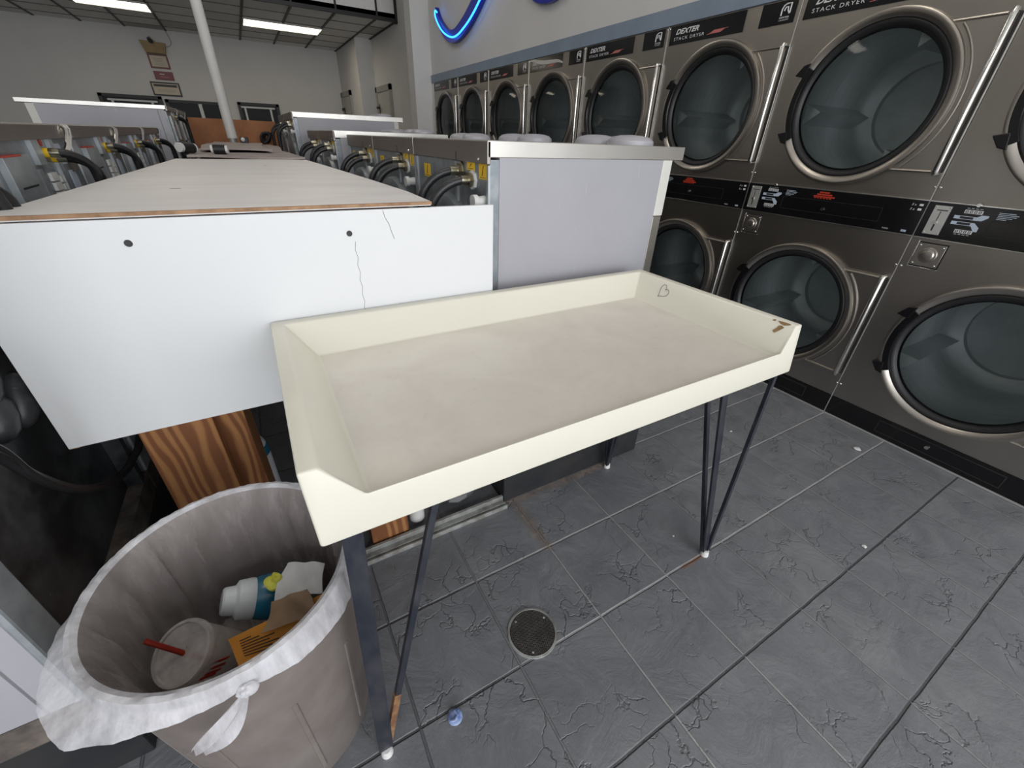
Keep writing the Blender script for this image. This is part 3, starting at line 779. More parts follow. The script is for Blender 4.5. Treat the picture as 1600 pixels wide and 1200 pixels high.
# ------------------------------------------------------------------ washers, left row (rear faces +x)
def make_left(nm, D, WY, H, end_open):
    t = thing(nm, (0, 0, 0), 'x', 'washer', 'washers in the left row')
    zb = .25; k = H - 1.323
    b = MB().box((-D + .05, .004, zb + .08), (-.055, WY - .004, H - .03)); b.box((-.06, .004, .955 + k), (-.012, WY - .004, H - .03)); b.box((-.06, .004, zb + .08), (-.010, .02, .96 + k)); build('body', b, 'lavender', t)
    q = MB()
    lo = [(-.10, -.0005, .47), (-.115, -.0005, .455), (-.30, -.0005, .455)]
    q.tube([(-.085, .0035, .80), (-.085, .0035, .475), (-.10, .0035, .455), (-.6, .0035, .455)], .005, 8); build('pressed_rib', q, 'lavender', t, smooth=True)
    b = MB().box((-D + .05, .002, zb), (.0, WY - .002, zb + .08)); build('base_band', b, 'dusty', t)
    b = MB().box((-D, .004, zb), (-D + .05, WY - .004, H - .033)); build('front_panel', b, 'cream_strip', t)
    tp = MB(); tp.box((-D - .05, -.004, H - .03), (.012, WY - .006, H), 'cap_steel'); tp.box((.002, -.004, H - .04), (.016, WY - .007, H - .002), 'rail_steel_shaded'); build('top_panel', tp, None, t, bevel=.002)
    r = MB().box((-.012, .004, .96 + k), (.0, WY - .006, H - .04)); ro = build('rear_panel', r, 'galv', t)
    r = MB().box((-.050, .07, zb + .08), (-.040, WY - .05, .96 + k)); r.box((-.045, WY - .06, zb + .08), (.0, WY - .03, .95 + k)); lp = build('lower_rear_panel', r, 'black_panel', t, bevel=.002)
    for (yy, zz, ln) in ((.39, .875, .11), (.37, .80, .10), (.465, .79, .12)):
        r = MB(); a = [(-.040, yy + ln * (q - .5) * .62, zz + ln * (q - .5) * .9) for q in (0, .08, .25, .5, .75, .92, 1)]; r.tube(a, [.006, .020, .030, .033, .030, .020, .006], 14); build('pressed_bulge', r, 'black_panel', lp, smooth=True)
    r = MB().box((-.012, .0, zb + .08), (.003, .075, H - .045)); build('corner_post', r, 'galv_light', t, bevel=.006)
    r = MB(); r.box((.0, .345, 1.22 + k), (.012, .40, 1.285 + k)); r.box((.0, .31, 1.0 + k), (.010, .34, 1.21 + k)); r.box((.0, .50, 1.06 + k), (.010, .535, 1.29 + k)); build('rear_rib', r, 'galv_light', ro)
    r = MB(); r.box((.0, .10, 1.05 + k), (.016, .27, 1.25 + k), 'galv_light'); r.box((.0, .10, 1.248 + k), (.0165, .22, 1.252 + k), 'print_red'); r.box((.0155, .13, 1.175 + k), (.0165, .24, 1.18 + k), 'print_dark'); r.box((.0, .095, 1.045 + k), (.012, .275, 1.05 + k), 'neon_back'); build('wiring_cover', r, None, ro, bevel=.004)
    r = MB()
    for i in range(5): r.box((.0, .40, 1.173 + k - i * .026), (.008, .455, 1.195 + k - i * .026))
    for i in range(4):
        for j in range(3): r.box((.0, .475 + j * .022, 1.165 + k - i * .022), (.008, .493 + j * .022, 1.182 + k - i * .022))
    build('terminal_block', r, 'white_plastic', ro)
    r = MB().box((.0, .555, 1.21 + k), (.003, .615, 1.268 + k)); r.box((.0, .60, 1.10 + k), (.003, .66, 1.19 + k)); build('sticker', r, 'print_blue', ro)
    r = MB().box((.0, .63, 1.185 + k), (.006, .70, 1.235 + k), 'dusty'); build('red_mark', MB().cyl((.0, .455, 1.275 + k), (.003, .455, 1.275 + k), .011, n=12), 'print_red', ro); build('control_box', r, None, ro)
    r = MB()
    for y in (.655, .685): r.tube([(.006, y - .05, 1.235 + k), (.018, y - .03, 1.262 + k), (.026, y - .01, 1.292 + k), (.028, y, 1.309 + k), (.020, y + .01, 1.318 + k), (.010, y + .012, 1.309 + k)], .0055, 8)
    build('vent_pipe', r, 'chrome', ro, smooth=True)
    for (y, z) in ((.455, 1.247), (.50, 1.232)):
        q = MB(); hose(q, (.030, y, z + k), .058, .75, .09); ho = build('hose', q, None, t, smooth=True)
        q = MB(); q.cyl((0, y, z + k), (.012, y, z + k), .0135, n=10, mat='yellow'); q.cyl((.010, y, z + k), (.036, y, z + k), .0125, n=12, mat='brass'); build('coupling', q, None, ho, smooth=True)
    return t
l0 = make_left('washer', .78, .745, 1.323, True)
l0['group'] = 'washers in the left row'
lab = ['nearest left-row washer with a scratched black lower back beside the trash bin', 'second washer in the left row, its yellow hose fitting at the left edge', 'third washer in the left row, counting from the camera', 'fourth washer in the left row, counting from the camera', 'fifth and last low washer in the left row']
for i in range(5):
    o = l0 if i == 0 else copy_tree(l0)
    o.location = (-.583, -.06 + .75 * i, 0); o['label'] = lab[i]
l1 = make_left('large_washer', .885, .84, 1.49, False); l1['group'] = 'large washers at the far end'
for i in range(2):
    o = l1 if i == 0 else copy_tree(l1)
    o.location = (-.555, 4.42 + .85 * i, 0)
    o['label'] = ('tall large washer beyond the left row, its pale end panel in view', 'tall large washer at the far end of the left side, only its hoses seen')[i]
# hoses and cable at the nearest left washer
cbl = MB(); base = [(.02, .93), (.114, .821), (.162, .731), (.243, .629), (.364, .536), (.48, .487), (.566, .47), (.63, .462), (.68, .475)]
sp = smooth_path(base); cbl.tube([(-.553, p[0], p[1]) for p in sp], .010, 8); cbl.tube([(-.548, p[0] + .012 * cos(i * .2), p[1] + .014 * max(0, 1 - i / 30)) for i, p in enumerate(sp)], .007, 8)
tag(build('hanging_cable', cbl, 'rubber', smooth=True), 'black cable sagging across the scratched black washer back at the left', 'cable')
# plinths the machines stand on
def plinth(x0, x1, y0, y1, label, z=.249):
    tag(build('plinth', MB().box((x0, y0, 0), (x1, y1, z)), 'plinth', bevel=.004), label, 'plinth', 'black plinths under the washers')
plinth(.565, 1.32, .275, 2.47, 'black plinth under the nearest right washers, behind the tray table')
plinth(.51, 1.27, 2.61, 3.99, 'black plinth under the second right row of washers', .271)
plinth(.44, 1.44, 4.30, 6.02, 'black plinth under the tall washers on the right')
plinth(-1.35, -.583, -.03, 3.70, 'black dusty plinth under the left row, beside the trash bin')
plinth(-1.56, -.555, 4.40, 6.13, 'black plinth under the tall washers on the left')

# ------------------------------------------------------------------ bulkhead between the rows
def quad_board(poly, z0, z1): return MB().prism(poly, z0, z1, 'z')
t = thing('top_board', (-.05, 1.4, 1.163), 'large grey board with a raw wood edge lying over the gap between washer rows', 'board')
top = [(-.60, .352), (.358, .352), (.367, .60), (.353, 1.042), (.312, 1.98), (.284, 2.45), (-.395, 2.45), (-.486, .40)]
build('board_face', quad_board([(-.50, .362), (.356, .362), (.367, .60), (.353, 1.042), (.312, 1.98), (.284, 2.45), (-.395, 2.45)], 1.164, 1.175), 'grey_board', t)
build('raw_edge', MB().prism([(-.50, .353), (.356, .353), (.356, .3625), (-.50, .3625)], 1.1675, 1.1748, 'z'), 'ply_edge', t)
k = MB(); k.box((-.262, .80, 1.1749), (-.238, .804, 1.1756)); k.box((.02, 1.85, 1.1749), (.032, 1.854, 1.1756)); build('gouge', k, 'pencil', t)

t = thing('end_panel', (0, .36, .66), 'bright white laminate panel with two screws closing the end of the bulkhead', 'panel')
pp = MB().prism([(-.574, .666), (.546, .672), (.546, 1.160), (-.574, 1.1625)], .355, .3675, 'y'); build('panel_face', pp, 'white_panel', t, bevel=.001)
def onp(x, z): return (x, .3545, z)
for x, z in ((-.309, 1.115), (.131, 1.106)):
    k = MB(); k.cyl((x, .3555, z), (x, .3515, z), .0075, .006, 14); build('screw', k, 'black', t, smooth=True)
k = MB(); k.tube([(.222, .3549, 1.158), (.226, .3549, 1.14), (.234, .3549, 1.125), (.240, .3549, 1.10), (.245, .3549, 1.085)], .0006, 5)
k.tube([(.139, .3549, 1.085 - .02 * i) if i % 2 else (.143, .3549, 1.085 - .02 * i) for i in range(12)], .0005, 4)
build('crack', k, 'pencil', t)
k = MB().box((-.574, .357, .6635), (-.555, .366, .668)); build('chipped_corner', k, 'chip', t)

pw = MB().box((-.47, .425, 0), (-.305, .465, 1.15)); tag(build('timber_post', pw, 'pine', bevel=.004), 'orange pine post with bold grain below the white panel', 'post', 'posts inside the bulkhead')
pw = MB().box((-.318, .47, 0), (-.235, .63, 1.15)); tag(build('timber_post', pw, 'pine', bevel=.004), 'shaded pine post standing behind the boldly grained one', 'post', 'posts inside the bulkhead')
for i, (x, y) in enumerate(((-.42, 2.2), (.22, 2.2), (.27, .56))):
    tag(build('timber_post', MB().box((x - .045, y, 0), (x + .045, y + .045, 1.163)), 'pine'), ('hidden pine post at the far left under the grey board', 'hidden pine post at the far right under the grey board', 'hidden pine post at the near right under the grey board')[i], 'post', 'posts inside the bulkhead')
tag(build('timber_rail', MB().box((-.47, .372, 1.07), (.30, .408, 1.16)), 'pine'), 'hidden pine rail behind the top of the white panel', 'rail')
tag(build('timber_post', MB().box((.03, .30, .012), (.165, .345, .40)), 'pine', bevel=.003), 'short pine block standing behind the sill track under the tray table', 'post', 'posts inside the bulkhead')
sl = MB(); sl.box((-.55, .238, 0), (.563, .29, .012)); sl.box((-.55, .278, .012), (.563, .29, .034)); sl.box((-.55, .238, .012), (.563, .244, .02)); sl.box((-.55, .255, .012), (.563, .262, .018))
tag(build('sill_track', sl, 'aluminium', bevel=.001), 'dirty aluminium sill track on the floor under the tray table', 'track')
pb = MB()
def blob(mb, c, r, sz, amp, seed, n=22, mat=None):
    rnd = random.Random(seed); ph = [(rnd.uniform(1, 5), rnd.uniform(0, 6), rnd.uniform(1, 5), rnd.uniform(0, 6)) for _ in range(6)]
    o = len(mb.v); mb.sphere((0, 0, 0), 1, n=n, mat=mat)
    for i in range(o, len(mb.v)):
        x, y, z = mb.v[i]; th, el = math.atan2(y, x), math.asin(max(-1, min(1, z)))
        q = 1 + amp * sum(sin(a * th + b) * cos(c_ * el + d) for a, b, c_, d in [(round(p[0]), p[1], p[2], p[3]) for p in ph]) / 3
        mb.v[i] = (c[0] + x * r * sz[0] * q, c[1] + y * r * sz[1] * q, c[2] + z * r * sz[2] * q)
    return mb
blob(pb, (.42, .41, .060), .085, (1.4, .9, .68), .25, 3)
tag(build('plastic_bag', pb, 'bag_grey', smooth=True), 'crumpled grey bag stuffed behind the sill track', 'bag')
bt = MB(); bt.cyl((.215, .36, .014), (.215, .36, .15), .03, .03, 18); bt.cyl((.215, .36, .15), (.215, .36, .19), .03, .014, 18)
tag(build('white_bottle', bt, 'white_plastic', smooth=True), 'small white bottle behind the sill track beside the grey bag', 'bottle')
t = thing('detergent_bottle', (-.287, .72, .0), 'white bottle with a blue band half hidden behind the shaded pine post', 'bottle')
k = MB(); k.lathe([(0, 0), (.055, 0), (.058, .02), (.058, .27), (.052, .31), (.032, .35), (.022, .37), (0, .372)], (-.287, .72, 0.0), 'z', 24); build('bottle_body', k, 'cap_white', t, smooth=True)
k = MB(); k.lathe([(.0585, .265), (.0585, .285), (.0545, .305)], (-.287, .72, 0.0), 'z', 24); build('blue_band', k, 'blue_liquid', t, smooth=True)
# flat dark back board so the cavity reads as closed
# beyond the board: cover sheets, couplings, pole, plywood
def sheet(x0, x1, y0, y1, z, amp, seed, nx=16, ny=26, th=.012):
    rnd = random.Random(seed); a = [rnd.uniform(0, 6) for _ in range(6)]; mb = MB(); vs = []
    for s in (0, 1):
        for j in range(ny + 1):
            for i in range(nx + 1):
                x = x0 + (x1 - x0) * i / nx; y = y0 + (y1 - y0) * j / ny
                h = amp * (sin(3 * x * 3 + a[0]) * sin(2 * y + a[1]) + .5 * sin(9 * x + a[2]) * sin(5 * y + a[3]))
                vs.append((x + .02 * sin(3 * y + a[4]), y + .02 * sin(7 * x + a[5]), z + h + (th if s else 0)))
    K = (nx + 1) * (ny + 1); fs = []
    for j in range(ny):
        for i in range(nx):
            q = (j * (nx + 1) + i, j * (nx + 1) + i + 1, (j + 1) * (nx + 1) + i + 1, (j + 1) * (nx + 1) + i)
            fs += [q[::-1], tuple(p + K for p in q)]
    rim = [i for i in range(nx + 1)] + [j * (nx + 1) + nx for j in range(1, ny + 1)] + [ny * (nx + 1) + i for i in range(nx - 1, -1, -1)] + [j * (nx + 1) for j in range(ny - 1, 0, -1)]
    for i in range(len(rim)): a_, b_ = rim[i], rim[(i + 1) % len(rim)]; fs.append((a_, b_, b_ + K, a_ + K))
    return mb.add(vs, fs)
tag(build('cover_sheet', sheet(-.36, .26, 2.46, 5.4, 1.178, .007, 4), 'cover', smooth=True), 'warped taupe cover sheet beyond the far edge of the grey board', 'sheet')
tag(build('cover_sheet', sheet(-.30, .12, 2.95, 4.9, 1.204, .004, 9), 'cover', smooth=True), 'second taupe sheet folded on top of the warped cover, around the pole', 'sheet')
tag(build('support_frame', MB().box((-.30, 2.5, 1.10), (-.25, 5.5, 1.165)).box((.16, 2.5, 1.10), (.21, 5.5, 1.165)).box((-.30, 2.5, 0), (-.25, 2.55, 1.1)).box((.16, 2.5, 0), (.21, 2.55, 1.1)).box((-.30, 5.4, 0), (-.25, 5.45, 1.1)).box((.16, 5.4, 0), (.21, 5.45, 1.1)), 'pine'), 'hidden timber frame carrying the taupe cover sheets', 'frame')
def coupling(c, d, r, ln, label):
    t = thing('pipe_coupling', c, label, 'pipe coupling', 'pipe couplings on the cover sheet')
    c, d = Vector(c), Vector(d).normalized()
    k = MB(); k.cyl(c - d * ln, c + d * ln, r * .86, n=18); build('pipe_stub', k, 'white_plastic', t, smooth=True)
    k = MB(); k.cyl(c - d * ln * .7, c + d * ln * .7, r, n=18); build('rubber_sleeve', k, 'rubber', t, smooth=True)
coupling((-.345, 2.66, 1.224), (-.55, -.8, .05), .030, .060, 'black pipe coupling with a round white end at the left rear board corner')
coupling((-.175, 2.60, 1.220), (1, -.15, .0), .026, .045, 'black pipe coupling with two white rings at the middle of the far board edge')
t = thing('pole', (-.112, 5.0, 1.214), 'white painted pole rising from the bulkhead to the ceiling', 'pole')
k = MB(); k.cyl((-.112, 5.0, 1.25), (-.112, 5.0, ZC - .002), .046, n=28); build('pole_shaft', k, 'pole', t, smooth=True)
k = MB(); k.cyl((-.112, 5.0, 1.195), (-.112, 5.0, 1.26), .038, n=24); build('pole_foot', k, 'aluminium', t, smooth=True)
tag(build('plywood_sheet', MB().prism([(-.49, .0), (.30, .0), (.30, 1.0), (.335, 1.08), (.36, 1.2), (.36, 1.425), (-.495, 1.43)], 5.62, 5.64, 'y'), 'plywood'), 'orange plywood sheet standing upright behind the pole', 'board')
kb = MB()
for i in range(6):
    a = i * .9; kb.tube([(.22 + .05 * cos(a + s), 5.45 + .05 * sin(a * 2), 1.21 + .05 * (1 + sin(a + s * 1.3))) for s in [q * .5 for q in range(9)]], .014, 8)
tag(build('hose_bundle', kb, 'rubber', smooth=True), 'tangle of black hoses at the lower right corner of the plywood', 'hose')
t = thing('valve', (-.005, 4.4, 1.235), 'small valve with a pale knob on the cover sheet right of the pole', 'valve')
k = MB().box((-.05, 4.38, 1.222), (.02, 4.42, 1.27)); build('valve_body', k, 'black', t, bevel=.005); k = MB(); k.sphere((-.025, 4.37, 1.25), .018, n=12); build('valve_knob', k, 'white_plastic', t, smooth=True)

# signs on the back wall
YW = YB - .004
def sign(x0, x1, z0, z1, base, border, label, rows):
    t = thing('sign', ((x0 + x1) / 2, YW, z0), label, 'sign', 'notices on the back wall')
    build('sign_board', MB().box((x0, YW - .015, z0), (x1, YW, z1)), border, t)
    build('sign_face', MB().box((x0 + .025, YW - .019, z0 + .025), (x1 - .025, YW - .014, z1 - .025)), base, t)
    k = MB()
    for z, h, a, b_, m in rows: k.box((x0 + a * (x1 - x0), YW - .021, z0 + (z1 - z0) * z), (x0 + b_ * (x1 - x0), YW - .0185, z0 + (z1 - z0) * (z + h)), m)
    build('printed_line', k, None, t)
sign(-1.205, -.895, 2.305, 2.53, 'sign_cream', 'sign_border', 'cream notice with a dark red border, upper one on the back wall', [(.68 - .11 * i, .035, .25 + .03 * (i % 2), .75 - .04 * (i % 3), 'door_trim') for i in range(5)])
sign(-1.195, -.89, 2.125, 2.262, 'sign_maroon', 'sign_maroon', 'small maroon notice between the two cream ones', [(.6, .14, .3, .55, 'sign_cream'), (.3, .08, .3, .75, 'print_pink')])
sign(-1.305, -.84, 1.865, 2.09, 'sign_cream', 'frame_black', 'wide cream notice with a dark header, lowest of the notices', [(.66, .17, .1, .9, 'frame_black'), (.42, .04, .2, .8, 'door_trim'), (.30, .04, .2, .8, 'door_trim')])
t = thing('wall_bracket', (-1.06, YB, 2.53), 'tan flared bracket on the back wall above the notices', 'bracket')
build('bracket_board', MB().prism([(-1.20, 2.535), (-.90, 2.535), (-.86, 2.70), (-1.25, 2.715)], YW - .12, YW, 'y'), 'tan', t)
t = thing('camera', (-1.08, YB - .1, 2.70), 'small black and white camera above the tan bracket on the back wall', 'camera')
k = MB(); k.cyl((-1.09, YW - .06, 2.745), (-1.06, YW - .2, 2.70), .032, .036, 14); build('camera_body', k, 'black', t, smooth=True); k = MB(); k.cyl((-1.085, YW, 2.78), (-1.085, YW - .07, 2.75), .02, n=10); build('camera_arm', k, 'white_plastic', t, smooth=True)
k = MB(); k.tube(smooth_path([(-1.05, YW - .01, 2.715), (-.95, YW - .01, 2.68), (-.83, YW - .01, 2.66), (-.76, YW - .01, 2.74), (-.80, YW - .01, 2.91)]), .006, 6)
build('camera_cord', k, 'door_trim', t, smooth=True)

# ------------------------------------------------------------------ tray table
TX0, TX1 = -.099, 1.199
t = thing('tray_table', (.55, .03, 0), 'cream tray-topped folding table on dark iron hairpin legs', 'table')
tr = MB()
yb, yf, zB, zR, zF, zL = .350, -.298, .762, .905, .820, .836
# outer ring levels: bottom, rim
ob = [(TX0 + .004, yf, zB), (TX1 - .002, yf, zB), (TX1 - .002, yb - .004, zB), (TX0 + .004, yb - .004, zB)]
orim = [(TX0, -.280, zR), (TX1, -.280, zR), (TX1, yb, zR), (TX0, yb, zR)]
irim = [(TX0 + .030, -.280, zR), (TX1 - .030, -.280, zR), (TX1 - .030, yb - .030, zR), (TX0 + .030, yb - .030, zR)]
yl = -.2885
flo = [(-.009, yl + .012, zF), (1.122, yl + .012, zF), (1.122, .283, zF), (-.009, .283, zF)]
lip = [(-.012, yl, zL), (1.127, yl, zL)]
V = ob + orim + irim + flo + lip
o_, r_, i_, f_, l_ = 0, 4, 8, 12, 16
faces = [(0, 3, 2, 1), (0, 4, 7, 3), (3, 7, 6, 2), (2, 6, 5, 1),            # bottom, left, back, right
         (4, 8, 11, 7), (7, 11, 10, 6), (6, 10, 9, 5),                        # rim top
         (8, 12, 15, 11), (11, 15, 14, 10), (10, 14, 13, 9),                  # inner walls
         (8, 16, 12), (9, 13, 17), (16, 17, 13, 12),                          # lip and corners
         (0, 1, 17, 16), (0, 16, 8, 4), (1, 5, 9, 17)]                        # front face
tr.add(V, faces, 'cream'); tr.add([V[i] for i in (12, 13, 14, 15)], [(0, 1, 2, 3)], 'cream_floor')
bm = bmesh.new(); vs = [bm.verts.new(v) for v in tr.v[:18]]
for f in faces: bm.faces.new([vs[i] for i in f])
ff = bm.faces.new([vs[i] for i in (12, 13, 14, 15)]); ff.material_index = 1
bmesh.ops.recalc_face_normals(bm, faces=bm.faces)
bmesh.ops.bevel(bm, geom=[e for e in bm.edges if not any(f.material_index == 1 for f in e.link_faces) or True], offset=.0045, segments=3, profile=.5, affect='EDGES', clamp_overlap=True)
me = bpy.data.meshes.new('tray'); bm.to_mesh(me); bm.free()
me.materials.append(M['cream']); me.materials.append(M['cream_floor'])
for p in me.polygons: p.use_smooth = True
off = root_loc(t)
for v in me.vertices: v.co -= off
try: me.set_sharp_from_angle(angle=math.radians(50))
except Exception: pass
tray = bpy.data.objects.new('tray', me); COL.objects.link(tray); tray.parent = t; tray['label'] = 'cream laminated tray with a soiled floor'
# heart drawing on the right inner wall
def rwall(y, s):   # s: 0 at the floor, 1 at the rim
    x = 1.122 + (1.169 - 1.122) * s; z = zF + (zR - zF) * s; return (x - .0012, y, z + .0004)
hp = []
for i in range(41):
    a = 2 * PI * i / 40; hx = 16 * sin(a) ** 3; hz = 13 * cos(a) - 5 * cos(2 * a) - 2 * cos(3 * a) - cos(4 * a)
    hx, hz = hx * cos(.55) + hz * sin(.55), -hx * sin(.55) + hz * cos(.55)
    hp.append(rwall(.175 - hx * .00135, .60 + hz * .0165))
k = MB(); k.tube(hp, .0007, 5, caps=False); build('heart_drawing', k, 'pencil', tray)
k = MB()
k.add([rwall(y, s) for y, s in ((-.262, .95), (-.250, .90), (-.236, .93), (-.228, .98), (-.236, .99), (-.248, 1.0), (-.266, 1.0))], [(0, 1, 2, 3, 4, 5, 6)])
k.add([rwall(y, s) for y, s in ((-.254, .84), (-.246, .72), (-.238, .62), (-.230, .66), (-.236, .76), (-.238, .86), (-.246, .88))], [(0, 1, 2, 3, 4, 5, 6)])
k.add([rwall(y, s) for y, s in ((-.222, .94), (-.214, .93), (-.217, .985), (-.224, .99))], [(0, 1, 2, 3)])
build('paint_chip', k, 'chip', tray)
def leg(foot, sx, sy, label=None):
    fx, fy = foot; k = MB(); zt = zB + .002
    k.flatbar((fx + .006 * sx, fy, .022), (fx + .048 * sx, fy + .030 * sy, zt), .034, .007, (1, 0, 0), 'dark_iron')
    k.flatbar((fx + .010 * sx, fy + .004 * sy, .022), (fx + .205 * sx, fy + .050 * sy, zt), .014, .013, (1, 0, 0), 'dark_iron')
    if sy < 0: k.flatbar((fx + .004 * sx, fy + .008 * sy, .022), (fx + .02 * sx, fy + .21 * sy, zt), .016, .012, (1, 0, 0), 'dark_iron')
    k.box((fx + .02 * sx, fy + .04 * sy, zt - .006), (fx + .23 * sx, fy + .075 * sy, zt), 'dark_iron')
    lo = build('leg', k, None, t, bevel=.001)
    k = MB(); k.cyl((fx + .006 * sx, fy, .0), (fx + .006 * sx, fy, .024), .015, .012, 14); build('leg_foot', k, 'foot_white', lo, smooth=True)
    return lo
lf = leg((-.094, -.312), 1, 1); leg((-.094, .252), 1, -1); 
k = MB(); k.flatbar((-.094 + .0165, -.312 + .005, .045), (-.094 + .060, -.312 + .016, .215), .0146, .0138, (1, 0, 0)); build('rust_patch', k, 'rust', lf)
def leg_right(foot, sy):
    fx, fy = foot; k = MB(); zt = zB + .002
    k.flatbar((fx + .008, fy, .022), (fx + .058, fy + .035 * sy, zt), .014, .012, (1, 0, 0), 'dark_iron')
    k.flatbar((fx - .002, fy + .002 * sy, .022), (fx - .165, fy + .045 * sy, zt), .024, .008, (1, 0, 0), 'dark_iron')
    k.flatbar((fx - .010, fy + .008 * sy, .022), (fx - .125, fy + .13 * sy, zt), .014, .012, (1, 0, 0), 'dark_iron')
    k.box((fx - .22, fy + .04 * sy, zt - .006), (fx + .07, fy + .07 * sy, zt), 'dark_iron'); k.box((fx - .12, fy + .04 * sy, zt - .006), (fx - .08, fy + .16 * sy, zt), 'dark_iron')
    lo = build('leg', k, None, t, bevel=.001)
    k = MB(); k.cyl((fx, fy, 0), (fx, fy, .024), .015, .012, 14); build('leg_foot', k, 'foot_white', lo, smooth=True)
leg_right((1.110, -.310), 1); leg_right((1.107, .240), -1)

# ------------------------------------------------------------------ trash bin, liner and rubbish
BC = (-.270, -.108); RT, RB, HB = .224, .180, .600
t = thing('trash_bin', (BC[0], BC[1], 0), 'round taupe plastic trash bin under the left end of the tray table', 'trash bin')
k = MB(); C3 = (BC[0], BC[1], 0)
k.lathe([(0, .006), (RB - .02, .006), (RB - .006, .0), (RB, .008), (.198, .28), (.206, .40), (.2065, .41), (.214, .56), (.2145, .565), (.2215, .568), (.2255, .58), (.2255, .592), (.221, .598), (.214, .596), (.2105, .575), (.2015, .41), (.192, .28), (RB - .006, .02), (0, .016)], C3, 'z', 72)
bb = build('bin_body', k, 'bin', t, smooth=True)
for q in (-8, -38, -74, -112, -150, 172, 130, 60):
    k = MB(); a = math.radians(q); d = Vector((cos(a), sin(a), 0)); tn = (-sin(a), cos(a), 0); r0, r1 = .1845, .2065
    k.flatbar(Vector(C3) + d * (r0 - .001) + Vector((0, 0, .05)), Vector(C3) + d * (r1 - .001) + Vector((0, 0, .395)), .010, .005, tn)
    build('bin_rib', k, 'bin', t, bevel=.002)
# liner: skirt outside, over the rim, down inside
t = thing('bin_liner', (BC[0], BC[1], .5), 'translucent white liner folded over the bin rim with a knotted corner', 'bin liner')
rnd = random.Random(5); nA = 168
def interp(tbl, q):
    q = (q + 180) % 360 - 180
    for (a, va), (b_, vb) in zip(tbl[:-1], tbl[1:]):
        if a <= q <= b_:
            s = (q - a) / (b_ - a); s = s * s * (3 - 2 * s); return va + (vb - va) * s
    return tbl[-1][1]
hem = [(-180, .563), (-165, .562), (-150, .560), (-139, .557), (-128, .560), (-112, .564), (-96, .566), (-85, .571), (-76, .556), (-62, .541), (-44, .536), (-27, .540), (0, .55), (60, .555), (120, .56), (160, .562), (180, .563)]
flare = [(-180, .034), (-160, .046), (-139, .052), (-128, .034), (-112, .016), (-96, .007), (-85, .004), (-60, .006), (-30, .008), (0, .008), (120, .014), (180, .034)]
vs = []; prof_n = 0
rows = []
for i in range(nA):
    q = -180 + 360 * i / nA; a = math.radians(q)
    f1 = sin(i * 1.31 + sin(i * .37) * 2) * .5 + sin(i * .61 + 1) * .5; f2 = sin(i * 2.3 + 2 * sin(i * .21)) * .6 + sin(i * .9) * .4
    h, fl = interp(hem, q), interp(flare, q)
    fold = .0018 * f1
    pts = []
    for s in (0, .2, .45, .7, .9):
        r = .2275 + fl * (1 - s) ** .8 + fold * (1 - s * .4) + .0010 * f2 * (1 - s)
        pts.append((r, h + (.588 - h) * s + .0012 * f1 * (1 - s)))
    pts += [(.2285 + .001 * f2, .595), (.2265, .6035 + .0015 * f2), (.2185, .6055 + .0015 * f1), (.2105, .600)]
    f3 = -.010 * max(0, sin(i * .52 + 1.2 * sin(i * .13))) ** 8; pi = [(.203 + .0025 * f2, .578), (.196 + .003 * f1 + f3, .53), (.192 + .003 * f2 + f3, .45), (.185 + .004 * f1 + f3, .36), (.172 + .006 * f2, .27), (.13 + .008 * f1, .235), (.06, .225), (.0, .222)]
    rows.append([(BC[0] + r * cos(a), BC[1] + r * sin(a), z) for r, z in pts + pi])
m1 = 9; npf = len(rows[0])
mb = MB(); mb.add([p for row in rows for p in row[:m1]], [(i * m1 + j, ((i + 1) % nA) * m1 + j, ((i + 1) % nA) * m1 + j + 1, i * m1 + j + 1) for i in range(nA) for j in range(m1 - 1)])
build('liner_skirt', mb, 'liner', t, smooth=True)
m2 = npf - m1 + 1
mb = MB(); mb.add([p for row in rows for p in row[m1 - 1:]], [(i * m2 + j, ((i + 1) % nA) * m2 + j, ((i + 1) % nA) * m2 + j + 1, i * m2 + j + 1) for i in range(nA) for j in range(m2 - 1)])
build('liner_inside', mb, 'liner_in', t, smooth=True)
# gathered band under the rim
mb = MB()
# knot with a drooping tail at the front
kc = Vector((BC[0] + .236 * cos(math.radians(-84)), BC[1] + .236 * sin(math.radians(-84)), .572))
blob(mb, kc, .0105, (1.4, 1, 1), .3, 12)
build('knot', mb, 'liner', t, smooth=True)
mb = MB(); tail = []
nt_ = 14
for i in range(nt_ + 1):
    s = i / nt_; a = math.radians(-85 - 23 * s); r = .240 + .010 * sin(s * PI) ; z = .568 - .105 * s
    c = Vector((BC[0] + r * cos(a), BC[1] + r * sin(a), z)); wd = .006 + .020 * sin(min(1, s * 1.15) * PI * .85)
    tail.append((c, wd))
vs = []
for c, wd in tail:
    for j in range(7):
        u = j / 6 - .5; d = Vector((cos(math.radians(-100)), sin(math.radians(-100)), 0)); side = Vector((.55, -.1, -.65)).normalized()
        vs.append(c + side * u * 2 * wd + d * .006 * cos(j * 2.2))
mb.add(vs, [(i * 7 + j, i * 7 + j + 1, (i + 1) * 7 + j + 1, (i + 1) * 7 + j) for i in range(nt_) for j in range(6)])
build('tail', mb, 'liner', t, smooth=True)
